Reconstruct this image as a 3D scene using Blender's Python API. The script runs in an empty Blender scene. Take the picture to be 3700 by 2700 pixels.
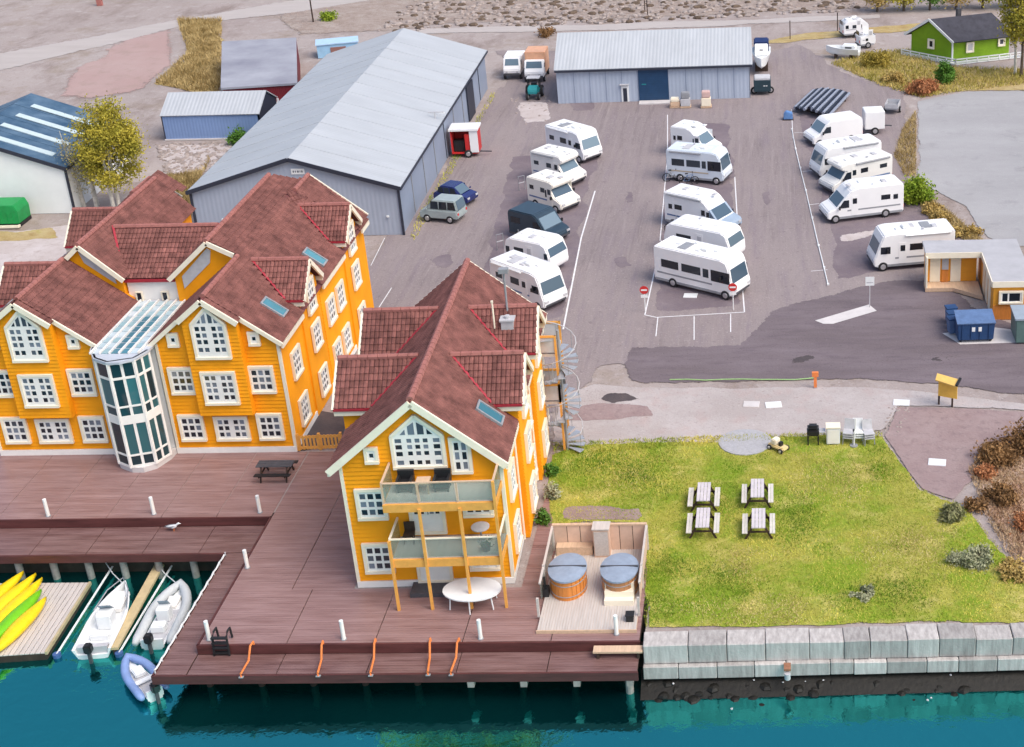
import bpy, bmesh, math, random
import numpy as np
from mathutils import Vector, Matrix
from mathutils.geometry import delaunay_2d_cdt
random.seed(7); rng=np.random.default_rng(7)
SC=bpy.context.scene
SC.render.engine='CYCLES'; SC.cycles.transparent_max_bounces=24
# ------------------------------------------------------------------ camera
CF,CP,CR,CY,CCX,CCY=5118.08342,0.415058145,0.0333078319,-0.0382942673,2631.8251,995.285679
CH=36.0
_cp,_sp=math.cos(CP),math.sin(CP)
_F=np.array([math.sin(CY)*_cp,math.cos(CY)*_cp,-_sp]); _RT=np.array([math.cos(CY),-math.sin(CY),0.]); _D=np.cross(_F,_RT)
_c,_s=math.cos(CR),math.sin(CR)
CAMR=np.array([_c*_RT+_s*_D,-_s*_RT+_c*_D,_F])
cd=bpy.data.cameras.new('camera'); cam=bpy.data.objects.new('camera',cd); SC.collection.objects.link(cam); SC.camera=cam
r,d,f=CAMR
cam.matrix_world=Matrix(((r[0],-d[0],-f[0],0),(r[1],-d[1],-f[1],0),(r[2],-d[2],-f[2],CH),(0,0,0,1)))
cd.sensor_fit='HORIZONTAL'; cd.sensor_width=36; cd.lens=36*CF/3700
cd.shift_x=(1850-CCX)/3700; cd.shift_y=-(1350-CCY)/3700
cd.clip_start=1; cd.clip_end=3000
# ------------------------------------------------------------------ light
SUN=Vector((0.50,-0.30,0.80)).normalized()
wd=bpy.data.worlds.new('World'); SC.world=wd; wd.use_nodes=True
nt=wd.node_tree; bg=nt.nodes['Background']; sky=nt.nodes.new('ShaderNodeTexSky'); sky.sky_type='NISHITA'; sky.sun_disc=False
sky.sun_elevation=math.asin(SUN.z); sky.sun_rotation=math.atan2(SUN.x,SUN.y); sky.air_density=1.0; sky.dust_density=4.0; sky.ozone_density=1.0
nt.links.new(sky.outputs[0],bg.inputs[0]); bg.inputs[1].default_value=0.15
sl=bpy.data.lights.new('sun','SUN'); sun=bpy.data.objects.new('sun',sl); SC.collection.objects.link(sun)
sl.energy=1.15; sl.angle=math.radians(40); sl.color=(1,.96,.9); sun.rotation_euler=SUN.to_track_quat('Z','Y').to_euler(); sun.location=(0,60,80)
vs=SC.view_settings; vs.view_transform='Standard'; vs.look='None'; vs.gamma=1; vs.exposure=0.55
try: vs.use_curve_mapping=False
except Exception: pass
# ------------------------------------------------------------------ helpers
def ray(px,py): return CAMR.T@np.array([(px-CCX)/CF,(py-CCY)/CF,1.])
def at(px,py,z=0.):
    dd=ray(px,py); t=(z-CH)/dd[2]; return Vector((t*dd[0],t*dd[1],z))
def on(px,py,Y):
    dd=ray(px,py); t=Y/dd[1]; return Vector((t*dd[0],Y,CH+t*dd[2]))
def link(o):
    SC.collection.objects.link(o); return o
def props(o,label=None,cat=None,group=None,kind=None):
    if label: o['label']=label
    if cat: o['category']=cat
    if group: o['group']=group
    if kind: o['kind']=kind
    return o
def thing(name,label,cat,loc=(0,0,0),rz=0,group=None):
    o=link(bpy.data.objects.new(name,None)); o.location=loc; o.rotation_euler=(0,0,rz); o.empty_display_size=.2
    return props(o,label,cat,group)
class MB:
    def __init__(s): s.v=[]; s.f=[]; s.m=[]
    def add(s,v,f,m=0):
        b=len(s.v); s.v+=[tuple(p) for p in v]; s.f+=[tuple(b+i for i in q) for q in f]; s.m+=[m]*len(f); return s
    def box(s,x0,x1,y0,y1,z0,z1,m=0):
        return s.add([(x0,y0,z0),(x1,y0,z0),(x1,y1,z0),(x0,y1,z0),(x0,y0,z1),(x1,y0,z1),(x1,y1,z1),(x0,y1,z1)],
          [(0,3,2,1),(4,5,6,7),(0,1,5,4),(1,2,6,5),(2,3,7,6),(3,0,4,7)],m)
    def cbox(s,c,sx,sy,sz,m=0): 
        x,y,z=c; return s.box(x-sx/2,x+sx/2,y-sy/2,y+sy/2,z-sz/2,z+sz/2,m)
    def beam(s,p,q,w,h,m=0,up=(0,0,1)):
        p=Vector(p);q=Vector(q);d=(q-p).normalized(); u=Vector(up)
        if abs(d.dot(u))>.98: u=Vector((0,1,0))
        a=d.cross(u).normalized()*(w/2); b=a.cross(d).normalized()*(h/2)
        return s.add([p-a-b,p+a-b,p+a+b,p-a+b,q-a-b,q+a-b,q+a+b,q-a+b],[(0,3,2,1),(4,5,6,7),(0,1,5,4),(1,2,6,5),(2,3,7,6),(3,0,4,7)],m)
    def slab(s,pts,t,m=0):   # polygon thickened by t against its normal
        P=[Vector(p) for p in pts]; n=Vector((0,0,0))
        for i in range(len(P)):
            a=P[i];b=P[(i+1)%len(P)]; n+=a.cross(b)
        n.normalize(); k=len(P); Q=[p-n*t for p in P]
        return s.add(P+Q,[tuple(range(k)),tuple(range(2*k-1,k-1,-1))]+[(i,i+k,(i+1)%k+k,(i+1)%k) for i in range(k)],m)
    def tube(s,pts,r,n=6,m=0):
        P=[Vector(p) for p in pts]; rings=[]
        for i,p in enumerate(P):
            d=(P[min(i+1,len(P)-1)]-P[max(i-1,0)]).normalized(); u=Vector((0,0,1)) if abs(d.z)<.95 else Vector((0,1,0))
            a=d.cross(u).normalized(); b=a.cross(d).normalized(); rr=r[i] if isinstance(r,(list,tuple)) else r
            rings.append([p+(a*math.cos(t)+b*math.sin(t))*rr for t in [2*math.pi*k/n for k in range(n)]])
        return s.rings(rings,m,True)
    def rings(s,rings,m=0,cap=True):
        n=len(rings[0]); v=[p for R in rings for p in R]; f=[]
        for i in range(len(rings)-1):
            for k in range(n):
                f.append((i*n+k,i*n+(k+1)%n,(i+1)*n+(k+1)%n,(i+1)*n+k))
        if cap: f.append(tuple(range(n-1,-1,-1))); f.append(tuple((len(rings)-1)*n+k for k in range(n)))
        return s.add(v,f,m)
    def cyl(s,c,r,z0,z1,n=16,m=0,ry=None,r2=None):
        ry=ry or r; k=1 if r2 is None else r2/r
        T=[2*math.pi*i/n for i in range(n)]
        return s.rings([[(c[0]+r*math.cos(t),c[1]+ry*math.sin(t),z0) for t in T],[(c[0]+r*k*math.cos(t),c[1]+ry*k*math.sin(t),z1) for t in T]],m)
    def wheel(s,x,y,z,r,w,n=14,m=0):
        T=[2*math.pi*i/n for i in range(n)]
        return s.rings([[(x+r*a*math.cos(t),y+yy,z+r*a*math.sin(t)) for t in T] for yy,a in ((-w/2,.88),(-w/2+.03,1),(w/2-.03,1),(w/2,.88))],m)
    def prism(s,prof,y0,y1,m=0): # profile in x,z
        k=len(prof); return s.add([(x,y0,z) for x,z in prof]+[(x,y1,z) for x,z in prof],[tuple(range(k)),tuple(range(2*k-1,k-1,-1))]+[(i,i+k,(i+1)%k+k,(i+1)%k) for i in range(k)],m)
    def mesh(s,name,mats,smooth=False,bevel=0,seg=2):
        me=bpy.data.meshes.new(name); me.from_pydata(s.v,[],s.f); 
        for a in (mats if isinstance(mats,(list,tuple)) else [mats]): me.materials.append(a)
        if any(s.m): me.polygons.foreach_set('material_index',s.m)
        bm=bmesh.new(); bm.from_mesh(me); bmesh.ops.recalc_face_normals(bm,faces=bm.faces)
        if bevel: bmesh.ops.bevel(bm,geom=list(bm.edges),offset=bevel,segments=seg,affect='EDGES',clamp_overlap=True)
        bm.to_mesh(me); bm.free()
        if smooth: me.shade_smooth() if hasattr(me,'shade_smooth') else me.polygons.foreach_set('use_smooth',[True]*len(me.polygons))
        me.update(); return me
    def build(s,name,mats,parent=None,loc=None,rz=0,smooth=False,bevel=0,seg=2):
        o=link(bpy.data.objects.new(name,s.mesh(name,mats,smooth,bevel,seg)))
        if parent is not None: o.parent=parent
        if loc is not None: o.location=loc
        if rz: o.rotation_euler=(0,0,rz)
        return o
class Pieces:
    # same calls as MB, but every piece becomes an object of its own
    def __init__(s): s.l=[]
    def __getattr__(s,k):
        def f(*a,**kw):
            b=MB(); getattr(b,k)(*a,**kw); s.l.append(b)
        return f
    def build(s,name,m,parent):
        for b in s.l: b.build(name,m,parent)
def inst(name,me,parent=None,loc=(0,0,0),rz=0,mat=None):
    o=link(bpy.data.objects.new(name,me)); 
    if parent is not None: o.parent=parent
    if mat is not None: o.matrix_basis=mat
    else: o.location=loc; o.rotation_euler=(0,0,rz)
    return o
def copy_tree(o,parent=None):
    c=o.copy(); link(c)
    if parent is not None: c.parent=parent
    for ch in list(o.children): copy_tree(ch,c)
    return c
def pip(x,y,P):
    c=False; j=len(P)-1
    for i in range(len(P)):
        if (P[i][1]>y)!=(P[j][1]>y) and x<(P[j][0]-P[i][0])*(y-P[i][1])/(P[j][1]-P[i][1])+P[i][0]: c=not c
        j=i
    return c
# ------------------------------------------------------------------ materials
def mat(name,col,rough=.6,var=.12,scale=2.,bump=0.,bscale=30.,metal=0.,spec=.4,col2=None,rnd=0.,wave=None,detail=5,stretch=None):
    m=bpy.data.materials.new(name); m.use_nodes=True; t=m.node_tree; N=t.nodes; L=t.links; b=N['Principled BSDF']
    b.inputs['Roughness'].default_value=rough; b.inputs['Metallic'].default_value=metal; b.inputs['Specular IOR Level'].default_value=spec
    g=N.new('ShaderNodeNewGeometry'); src=g.outputs['Position']
    if stretch:
        vm=N.new('ShaderNodeVectorMath'); vm.operation='MULTIPLY'; vm.inputs[1].default_value=stretch; L.new(src,vm.inputs[0]); src=vm.outputs[0]
    nz=N.new('ShaderNodeTexNoise'); nz.inputs['Scale'].default_value=scale; nz.inputs['Detail'].default_value=detail; nz.inputs['Roughness'].default_value=.65; L.new(src,nz.inputs['Vector'])
    rp=N.new('ShaderNodeValToRGB'); rp.color_ramp.elements[0].position=.32; rp.color_ramp.elements[1].position=.68
    a=[max(0,c*(1-var)) for c in col]; bb=[min(1,c*(1+var)) for c in col] if col2 is None else col2
    rp.color_ramp.elements[0].color=(*a,1); rp.color_ramp.elements[1].color=(*bb,1); L.new(nz.outputs['Fac'],rp.inputs['Fac']); out=rp.outputs['Color']
    if rnd:
        oi=N.new('ShaderNodeObjectInfo'); mr=N.new('ShaderNodeMapRange'); mr.inputs['To Min'].default_value=1-rnd; mr.inputs['To Max'].default_value=1+rnd; L.new(oi.outputs['Random'],mr.inputs['Value'])
        mx=N.new('ShaderNodeVectorMath'); mx.operation='SCALE'; L.new(out,mx.inputs[0]); L.new(mr.outputs[0],mx.inputs['Scale']); out=mx.outputs[0]
    L.new(out,b.inputs['Base Color'])
    nrm=None
    if bump:
        n2=N.new('ShaderNodeTexNoise'); n2.inputs['Scale'].default_value=bscale; n2.inputs['Detail'].default_value=4; L.new(g.outputs['Position'],n2.inputs['Vector'])
        bp=N.new('ShaderNodeBump'); bp.inputs['Strength'].default_value=bump; bp.inputs['Distance'].default_value=.05; L.new(n2.outputs['Fac'],bp.inputs['Height']); nrm=bp
    if wave:
        ax,ws,st=wave; wv=N.new('ShaderNodeTexWave'); wv.bands_direction=ax; wv.wave_profile='SAW' if ax=='Z' else 'SIN'; wv.inputs['Scale'].default_value=ws; wv.inputs['Distortion'].default_value=0
        L.new(g.outputs['Position'],wv.inputs['Vector']); bp=N.new('ShaderNodeBump'); bp.inputs['Strength'].default_value=st; bp.inputs['Distance'].default_value=.04; L.new(wv.outputs['Fac'],bp.inputs['Height'])
        if nrm: L.new(nrm.outputs[0],bp.inputs['Normal'])
        nrm=bp
    if nrm: L.new(nrm.outputs[0],b.inputs['Normal'])
    return m
def ground_mat(name,cols,scales,rough=.9,bump=.3,edge=True):
    # several noise layers mixed: cols[0] base, then (col, scale, lo, hi)
    m=bpy.data.materials.new(name); m.use_nodes=True; t=m.node_tree; N=t.nodes; L=t.links; b=N['Principled BSDF']; b.inputs['Roughness'].default_value=rough; b.inputs['Specular IOR Level'].default_value=.25
    g=N.new('ShaderNodeNewGeometry'); prev=None
    for i,(c,sc,lo,hi,st) in enumerate(scales):
        vm=N.new('ShaderNodeVectorMath'); vm.operation='MULTIPLY'; vm.inputs[1].default_value=st or (1,1,1); L.new(g.outputs['Position'],vm.inputs[0])
        va=N.new('ShaderNodeVectorMath'); va.operation='ADD'; va.inputs[1].default_value=(i*13.7,i*7.1,0); L.new(vm.outputs[0],va.inputs[0])
        nz=N.new('ShaderNodeTexNoise'); nz.inputs['Scale'].default_value=sc; nz.inputs['Detail'].default_value=6; nz.inputs['Roughness'].default_value=.7; L.new(va.outputs[0],nz.inputs['Vector'])
        mr=N.new('ShaderNodeMapRange'); mr.inputs['From Min'].default_value=lo; mr.inputs['From Max'].default_value=hi; mr.clamp=True; L.new(nz.outputs['Fac'],mr.inputs['Value'])
        mx=N.new('ShaderNodeMix'); mx.data_type='RGBA'; L.new(mr.outputs[0],mx.inputs['Factor'])
        if prev is None: mx.inputs['A'].default_value=(*cols,1)
        else: L.new(prev,mx.inputs['A'])
        mx.inputs['B'].default_value=(*c,1); prev=mx.outputs['Result']
    L.new(prev,b.inputs['Base Color'])
    n2=N.new('ShaderNodeTexNoise'); n2.inputs['Scale'].default_value=9; n2.inputs['Detail'].default_value=6; L.new(g.outputs['Position'],n2.inputs['Vector'])
    if edge:
        at_=N.new('ShaderNodeAttribute'); at_.attribute_name='soft_rim'; n3=N.new('ShaderNodeTexNoise'); n3.inputs['Scale'].default_value=1.3; n3.inputs['Detail'].default_value=7; n3.inputs['Roughness'].default_value=.75; L.new(g.outputs['Position'],n3.inputs['Vector'])
        ad=N.new('ShaderNodeMath'); ad.operation='MULTIPLY_ADD'; ad.inputs[1].default_value=1.6; L.new(n3.outputs['Fac'],ad.inputs[0]); ad.inputs[2].default_value=-1.3
        a2=N.new('ShaderNodeMath'); a2.operation='MULTIPLY_ADD'; a2.inputs[1].default_value=2.0; L.new(at_.outputs['Fac'],a2.inputs[0]); L.new(ad.outputs[0],a2.inputs[2])
        m2=N.new('ShaderNodeMapRange'); m2.inputs['From Min'].default_value=.34; m2.inputs['From Max'].default_value=.37; m2.clamp=True; L.new(a2.outputs[0],m2.inputs['Value'])
        tp=N.new('ShaderNodeBsdfTransparent'); mxs=N.new('ShaderNodeMixShader'); L.new(m2.outputs[0],mxs.inputs[0]); L.new(tp.outputs[0],mxs.inputs[1]); L.new(b.outputs[0],mxs.inputs[2]); L.new(mxs.outputs[0],N['Material Output'].inputs[0])
    bp=N.new('ShaderNodeBump'); bp.inputs['Strength'].default_value=bump; bp.inputs['Distance'].default_value=.1; L.new(n2.outputs['Fac'],bp.inputs['Height']); L.new(bp.outputs[0],b.inputs['Normal'])
    return m
def glass_mat(name,c1,c2,rough=.08):
    m=bpy.data.materials.new(name); m.use_nodes=True; t=m.node_tree; N=t.nodes; L=t.links; b=N['Principled BSDF']; b.inputs['Roughness'].default_value=rough; b.inputs['Specular IOR Level'].default_value=.6
    oi=N.new('ShaderNodeObjectInfo'); rp=N.new('ShaderNodeValToRGB'); rp.color_ramp.elements[0].color=(*c1,1); rp.color_ramp.elements[1].color=(*c2,1); rp.color_ramp.elements[0].position=.35
    L.new(oi.outputs['Random'],rp.inputs['Fac']); L.new(rp.outputs[0],b.inputs['Base Color']); return m
YEL=mat('yellow_cladding',(.90,.345,.006),.65,.10,.5,spec=.25)
YELD=mat('yellow_timber',(.78,.37,.08),.6,.1,4)
WHT=mat('white_paint',(.84,.82,.78),.5,.05,2)
CRM=mat('cream_casing',(.86,.78,.62),.5,.05,2)
GLS=glass_mat('window_glass',(.015,.02,.03),(.22,.26,.32))
TILE=mat('clay_tile',(.165,.066,.057),.75,.3,1.6,rnd=.24,col2=(.285,.118,.10),spec=.2,detail=8)
TILEB=mat('roof_underlay',(.14,.045,.045),.8,.2,4)
RIDGE=mat('ridge_tile',(.33,.13,.11),.75,.15,4)
REDM=mat('red_metal',(.36,.03,.045),.45,.1,3)
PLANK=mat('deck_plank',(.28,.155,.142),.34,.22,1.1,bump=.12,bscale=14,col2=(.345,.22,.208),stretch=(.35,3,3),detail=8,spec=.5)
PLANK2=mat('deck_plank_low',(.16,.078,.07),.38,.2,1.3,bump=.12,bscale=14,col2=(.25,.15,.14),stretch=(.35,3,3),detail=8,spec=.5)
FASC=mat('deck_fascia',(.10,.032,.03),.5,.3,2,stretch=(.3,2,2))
DARKW=mat('dark_timber',(.05,.03,.022),.7,.3,3)
PINE=mat('light_pine',(.62,.44,.30),.6,.12,3,stretch=(3,.4,3))
PINE2=mat('grey_pine_boards',(.55,.50,.46),.65,.12,3,stretch=(3,.3,3))
ORNG=mat('orange_timber',(.62,.22,.045),.5,.15,3,stretch=(3,3,.5))
TUBL=mat('tub_cover',(.27,.33,.42),.55,.1,3)
BLK=mat('black_plastic',(.018,.018,.02),.5,.2,5)
DGR=mat('dark_grey',(.07,.07,.08),.6,.2,4)
MGR=mat('mid_grey_metal',(.28,.29,.31),.45,.12,3)
LGR=mat('light_grey',(.5,.5,.52),.6,.1,3)
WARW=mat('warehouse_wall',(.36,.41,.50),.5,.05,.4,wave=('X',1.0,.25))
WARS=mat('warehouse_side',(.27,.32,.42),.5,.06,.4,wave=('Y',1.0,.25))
WARR=mat('warehouse_roof',(.43,.455,.48),.5,.07,.6,wave=('Y',1.0,.35),stretch=(.15,1.2,1),detail=8)
SHR=mat('shed_roof',(.43,.455,.48),.5,.07,.6,wave=('X',1.0,.35),stretch=(1.2,.15,1),detail=8)
TRIM=mat('dark_trim',(.03,.035,.055),.5,.1,3)
MHW=mat('vehicle_white',(.84,.84,.84),.3,.03,.6,spec=.5)
MHC=mat('vehicle_cream',(.84,.80,.72),.3,.03,.6,spec=.5)
VGL=glass_mat('vehicle_glass',(.012,.016,.024),(.03,.045,.06),.06)
WSH=glass_mat('windscreen_glass',(.06,.10,.14),(.16,.23,.28),.06)
TYR=mat('tyre_rubber',(.02,.02,.022),.8,.1,6)
RIM=mat('wheel_rim',(.5,.5,.52),.35,.05,5,metal=.6)
RED=mat('red_paint',(.55,.03,.03),.5,.1,3)
ORB=mat('orange_paint',(.75,.22,.06),.5,.1,3)
BLU=mat('blue_plastic',(.02,.06,.16),.5,.15,3)
BLUL=mat('blue_lid',(.10,.17,.32),.5,.15,3)
TEAL=mat('teal_paint',(.02,.26,.28),.5,.12,3)
GRNC=mat('green_container',(.01,.28,.07),.5,.15,2)
GRNW=mat('green_cladding',(.20,.36,.012),.6,.08,2,wave=('Z',2.0,.4))
CONC=mat('concrete_block',(.34,.315,.30),.85,.1,1.6,rnd=.22,bump=.3,bscale=10,stretch=(3.5,1.2,.4),col2=(.54,.515,.49),detail=9)
CONL=mat('pale_concrete',(.60,.57,.56),.8,.08,1.5,bump=.1)
KYEL=mat('kayak_yellow',(.85,.60,.01),.35,.08,3)
KGRN=mat('kayak_green',(.16,.50,.01),.35,.08,3)
HULL=mat('gelcoat_white',(.78,.80,.80),.3,.05,1.5)
HULG=mat('tube_grey',(.52,.55,.56),.5,.06,2)
HBLU=mat('tube_blue',(.22,.32,.58),.5,.1,2)
BARK=mat('bark',(.12,.09,.065),.85,.3,5,bump=.4,bscale=10)
BIRCH=mat('birch_bark',(.6,.57,.5),.8,.25,4)
STON=mat('grey_stone',(.45,.42,.41),.9,.2,3,rnd=.25,bump=.4,bscale=6)
# ------------------------------------------------------------------ ground, water
def polymesh(name,pts,z,m,jit=0.,step=1.5,kind='structure',soft=0.):
    """flat sheet inside a polygon; soft_rim runs from 0 on the border to 1 `soft` metres inside"""
    P=[]
    n=len(pts)
    for i in range(n):
        a=Vector(pts[i][:2]); b=Vector(pts[(i+1)%n][:2]); k=max(1,int((b-a).length/step)) if (jit or soft) else 1
        for j in range(k):
            p=a.lerp(b,j/k)
            if jit: p+=Vector((random.uniform(-jit,jit),random.uniform(-jit,jit)))
            P.append((p.x,p.y))
    nb=len(P); B=np.array(P); V=[Vector(p) for p in P]
    if soft:
        x0,y0=B.min(0); x1,y1=B.max(0); g=max(soft*.7,math.sqrt((x1-x0)*(y1-y0)/2500.))
        for x in np.arange(x0,x1,g):
            for y in np.arange(y0,y1,g):
                xx=x+random.uniform(-.2,.2)*g; yy=y+random.uniform(-.2,.2)*g
                if pip(xx,yy,P): V.append(Vector((xx,yy)))
    vo,eo,fo,*_=delaunay_2d_cdt(V,[(i,(i+1)%nb) for i in range(nb)],[],1,1e-5)
    X=np.array([(v.x,v.y) for v in vo]); A=B; D=np.roll(B,-1,0)-B; L2=(D**2).sum(1)+1e-9
    t=np.clip(((X[:,None,:]-A[None])*D[None]).sum(2)/L2,0,1); dist=np.sqrt((((A[None]+t[...,None]*D[None])-X[:,None,:])**2).sum(2)).min(1)
    rim=np.clip(dist/soft,0,1) if soft else np.ones(len(X))
    me=bpy.data.meshes.new(name); me.from_pydata([(x,y,z) for x,y in X],[],[list(f_) for f_ in fo]); me.materials.append(m)
    bm=bmesh.new(); bm.from_mesh(me)
    for f_ in bm.faces:
        f_.normal_update()
        if f_.normal.z<0: f_.normal_flip()
    bm.to_mesh(me); bm.free()
    at_=me.attributes.new('soft_rim','FLOAT','POINT'); at_.data.foreach_set('value',rim.astype(np.float32))
    o=link(bpy.data.objects.new(name,me))
    if kind: o['kind']=kind
    return o
def zone(name,px,z,m,jit=.25,step=1.2,soft=.8): return polymesh(name,[at(a,b,z) for a,b in px],z,m,jit,step,soft=soft)
G_SAND=ground_mat('pale_gravel',(.32,.268,.25),[((.385,.335,.315),.06,.35,.65,None),((.24,.19,.17),.25,.5,.68,(1,.45,1)),((.44,.395,.375),.7,.54,.74,None),((.26,.205,.16),.12,.55,.7,None),((.19,.15,.135),4.,.57,.73,None),((.50,.455,.43),9.,.58,.72,None)],edge=False)
G_TRACK=ground_mat('gravel_track',(.45,.41,.39),[((.40,.36,.34),.4,.4,.7,(.3,1.5,1))])
G_LOT=ground_mat('lot_gravel',(.245,.205,.205),[((.18,.148,.15),.35,.50,.66,(6,.3,1)),((.31,.265,.26),.3,.54,.68,(9,.35,1)),((.29,.245,.24),.10,.4,.62,(1,.4,1)),((.225,.185,.205),.5,.5,.75,(2.5,.25,1)),((.37,.32,.31),1.4,.6,.8,None),((.155,.125,.13),2.2,.58,.75,None),((.42,.375,.36),7,.57,.70,None),((.12,.095,.10),11,.60,.72,None)])
G_BAY=ground_mat('bay_gravel',(.175,.14,.155),[((.235,.195,.205),.3,.4,.65,None),((.16,.13,.16),1.5,.5,.8,None),((.34,.29,.31),3,.62,.85,None)])
G_ROAD=ground_mat('dark_asphalt',(.150,.122,.130),[((.20,.165,.18),.25,.4,.65,(.35,1.5,1)),((.125,.10,.115),.9,.5,.75,(.5,2,1)),((.26,.22,.23),2.,.64,.8,None),((.085,.065,.075),8,.57,.72,None),((.27,.235,.24),11,.60,.72,None)],bump=.25)
G_PATH=ground_mat('pale_path',(.39,.345,.33),[((.47,.43,.42),.3,.4,.65,None),((.42,.33,.31),.5,.52,.75,None),((.27,.225,.21),5,.57,.73,None),((.58,.54,.53),9,.6,.72,None)])
G_APRON=ground_mat('grey_apron',(.33,.325,.33),[((.385,.38,.385),.12,.4,.65,(.6,1.2,1)),((.27,.265,.27),.35,.56,.75,None),((.40,.395,.395),2.5,.55,.75,None),((.24,.235,.24),9,.58,.75,None)],bump=.2)
G_LAWN=ground_mat('lawn_soil',(.34,.33,.06),[((.20,.29,.02),.28,.44,.58,None),((.56,.47,.16),.5,.52,.72,None),((.17,.22,.03),1.3,.55,.8,None),((.45,.41,.12),4,.55,.8,None)],bump=.6)
G_BRN=ground_mat('brown_gravel',(.29,.21,.205),[((.34,.26,.25),.5,.4,.65,None),((.22,.16,.16),2.,.5,.75,None),((.42,.36,.35),5,.6,.8,None)])
G_PINK=ground_mat('pink_gravel',(.39,.27,.25),[((.42,.31,.29),.12,.4,.7,None),((.34,.25,.22),.5,.5,.7,None)])
G_DRY=ground_mat('dry_grass_ground',(.40,.29,.12),[((.47,.38,.20),.4,.4,.65,None),((.30,.20,.08),1.2,.5,.75,None),((.34,.33,.06),.8,.55,.75,None)],bump=.7)
G_RUB=ground_mat('rubble_ground',(.30,.235,.20),[((.40,.34,.30),.5,.4,.65,None),((.24,.18,.15),1.5,.52,.72,None),((.52,.47,.45),4,.55,.75,None)],bump=.9)
G_PALE=ground_mat('pale_earth',(.48,.42,.40),[((.55,.50,.49),.4,.4,.65,None),((.38,.31,.28),1.6,.5,.75,None)])
G_WET=ground_mat('wet_earth',(.07,.06,.065),[((.11,.09,.09),.8,.4,.7,None)])
G_DST=ground_mat('dirt_slope',(.50,.33,.24),[((.58,.45,.36),.5,.4,.65,None),((.34,.19,.12),.9,.5,.72,None),((.44,.35,.10),.6,.58,.75,None)],bump=.9)
LAND=[(-260,55.3),(-19,55.3),(-19,48.6),(-5.6,48.6),(-5.6,46.2),(11,46.2),(40,47.5),(260,60),(260,420),(-260,420)]
gm=MB(); gm.slab([(x,y,-.03) for x,y in LAND],4.0)
g=gm.build('ground',G_SAND); g['kind']='structure'
bm=bmesh.new(); bm.from_mesh(g.data); bmesh.ops.triangulate(bm,faces=bm.faces); bm.to_mesh(g.data); bm.free()
def water_mat():
    m=bpy.data.materials.new('sea_water'); m.use_nodes=True; t=m.node_tree; N=t.nodes; L=t.links; b=N['Principled BSDF']
    g=N.new('ShaderNodeNewGeometry'); nz=N.new('ShaderNodeTexNoise'); nz.inputs['Scale'].default_value=.16; nz.inputs['Detail'].default_value=6; L.new(g.outputs['Position'],nz.inputs['Vector'])
    rp=N.new('ShaderNodeValToRGB'); rp.color_ramp.elements[0].position=.3; rp.color_ramp.elements[1].position=.7
    rp.color_ramp.elements[0].color=(.002,.055,.070,1); rp.color_ramp.elements[1].color=(.005,.10,.105,1); L.new(nz.outputs['Fac'],rp.inputs[0]); L.new(rp.outputs[0],b.inputs['Base Color'])
    b.inputs['Roughness'].default_value=.06; b.inputs['IOR'].default_value=1.33; b.inputs['Specular IOR Level'].default_value=.5
    gl=N.new('ShaderNodeBsdfGlossy'); gl.inputs['Color'].default_value=(.06,.49,.46,1); gl.inputs['Roughness'].default_value=.05
    n2=N.new('ShaderNodeTexNoise'); n2.inputs['Scale'].default_value=1.6; n2.inputs['Detail'].default_value=3; n2.inputs['Distortion'].default_value=.6; L.new(g.outputs['Position'],n2.inputs['Vector'])
    n3=N.new('ShaderNodeTexNoise'); n3.inputs['Scale'].default_value=7; n3.inputs['Detail'].default_value=3; L.new(g.outputs['Position'],n3.inputs['Vector'])
    ad=N.new('ShaderNodeMath'); ad.operation='MULTIPLY_ADD'; ad.inputs[1].default_value=.25; L.new(n3.outputs['Fac'],ad.inputs[0]); L.new(n2.outputs['Fac'],ad.inputs[2])
    bp=N.new('ShaderNodeBump'); bp.inputs['Strength'].default_value=.17; bp.inputs['Distance'].default_value=.12; L.new(ad.outputs[0],bp.inputs['Height']); L.new(bp.outputs[0],b.inputs['Normal']); L.new(bp.outputs[0],gl.inputs['Normal'])
    mx=N.new('ShaderNodeMixShader'); mx.inputs[0].default_value=.84; L.new(b.outputs[0],mx.inputs[1]); L.new(gl.outputs[0],mx.inputs[2]); L.new(mx.outputs[0],N['Material Output'].inputs[0]); return m
WZ=-1.9
o=polymesh('water',[(-300,-60),(300,-60),(300,62),(-300,62)],WZ,water_mat())
z=.004
zone('parking_lot',[(1380,850),(1480,740),(1830,270),(1780,180),(2010,180),(2720,200),(2900,150),(3060,260),(3280,330),(3310,620),(3420,760),(3560,900),(3420,1120),(3000,1300),(2200,1330),(2020,1500),(1990,1760),(1560,1640),(1280,1560),(1290,1000)],z,G_LOT)
for px in ([(2010,560),(1840,560),(1690,1130),(1800,1200),(2050,1150),(2140,700),(2170,560)],[(2420,440),(2650,440),(2700,1120),(2340,1130)],[(2870,400),(3120,430),(3330,740),(3440,830),(3430,960),(3000,1020),(2990,860)]):
    zone('parking_bay_strip',px,z*2,G_BAY,.3)
zone('grey_apron',[(3310,365),(3480,330),(3900,320),(4200,400),(4200,940),(3640,890),(3560,860),(3470,740),(3310,660)],z*2,G_APRON,.1,soft=.4)
zone('road',[(2660,1235),(2760,1120),(3000,1050),(3230,1000),(3420,1010),(3560,1120),(3800,1200),(4400,1240),(4400,1460),(3700,1440),(3400,1405),(3150,1385),(2260,1400),(2230,1330),(2240,1245)],z*3,G_ROAD,.1,soft=1.1)
zone('pale_path',[(1985,1590),(2010,1430),(2150,1380),(2290,1395),(2640,1398),(3140,1395),(3400,1418),(3700,1455),(4300,1500),(4300,1530),(3500,1475),(3250,1470),(3200,1560),(2600,1600),(1990,1615)],z*4,G_PATH,.10,soft=.3)
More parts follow.
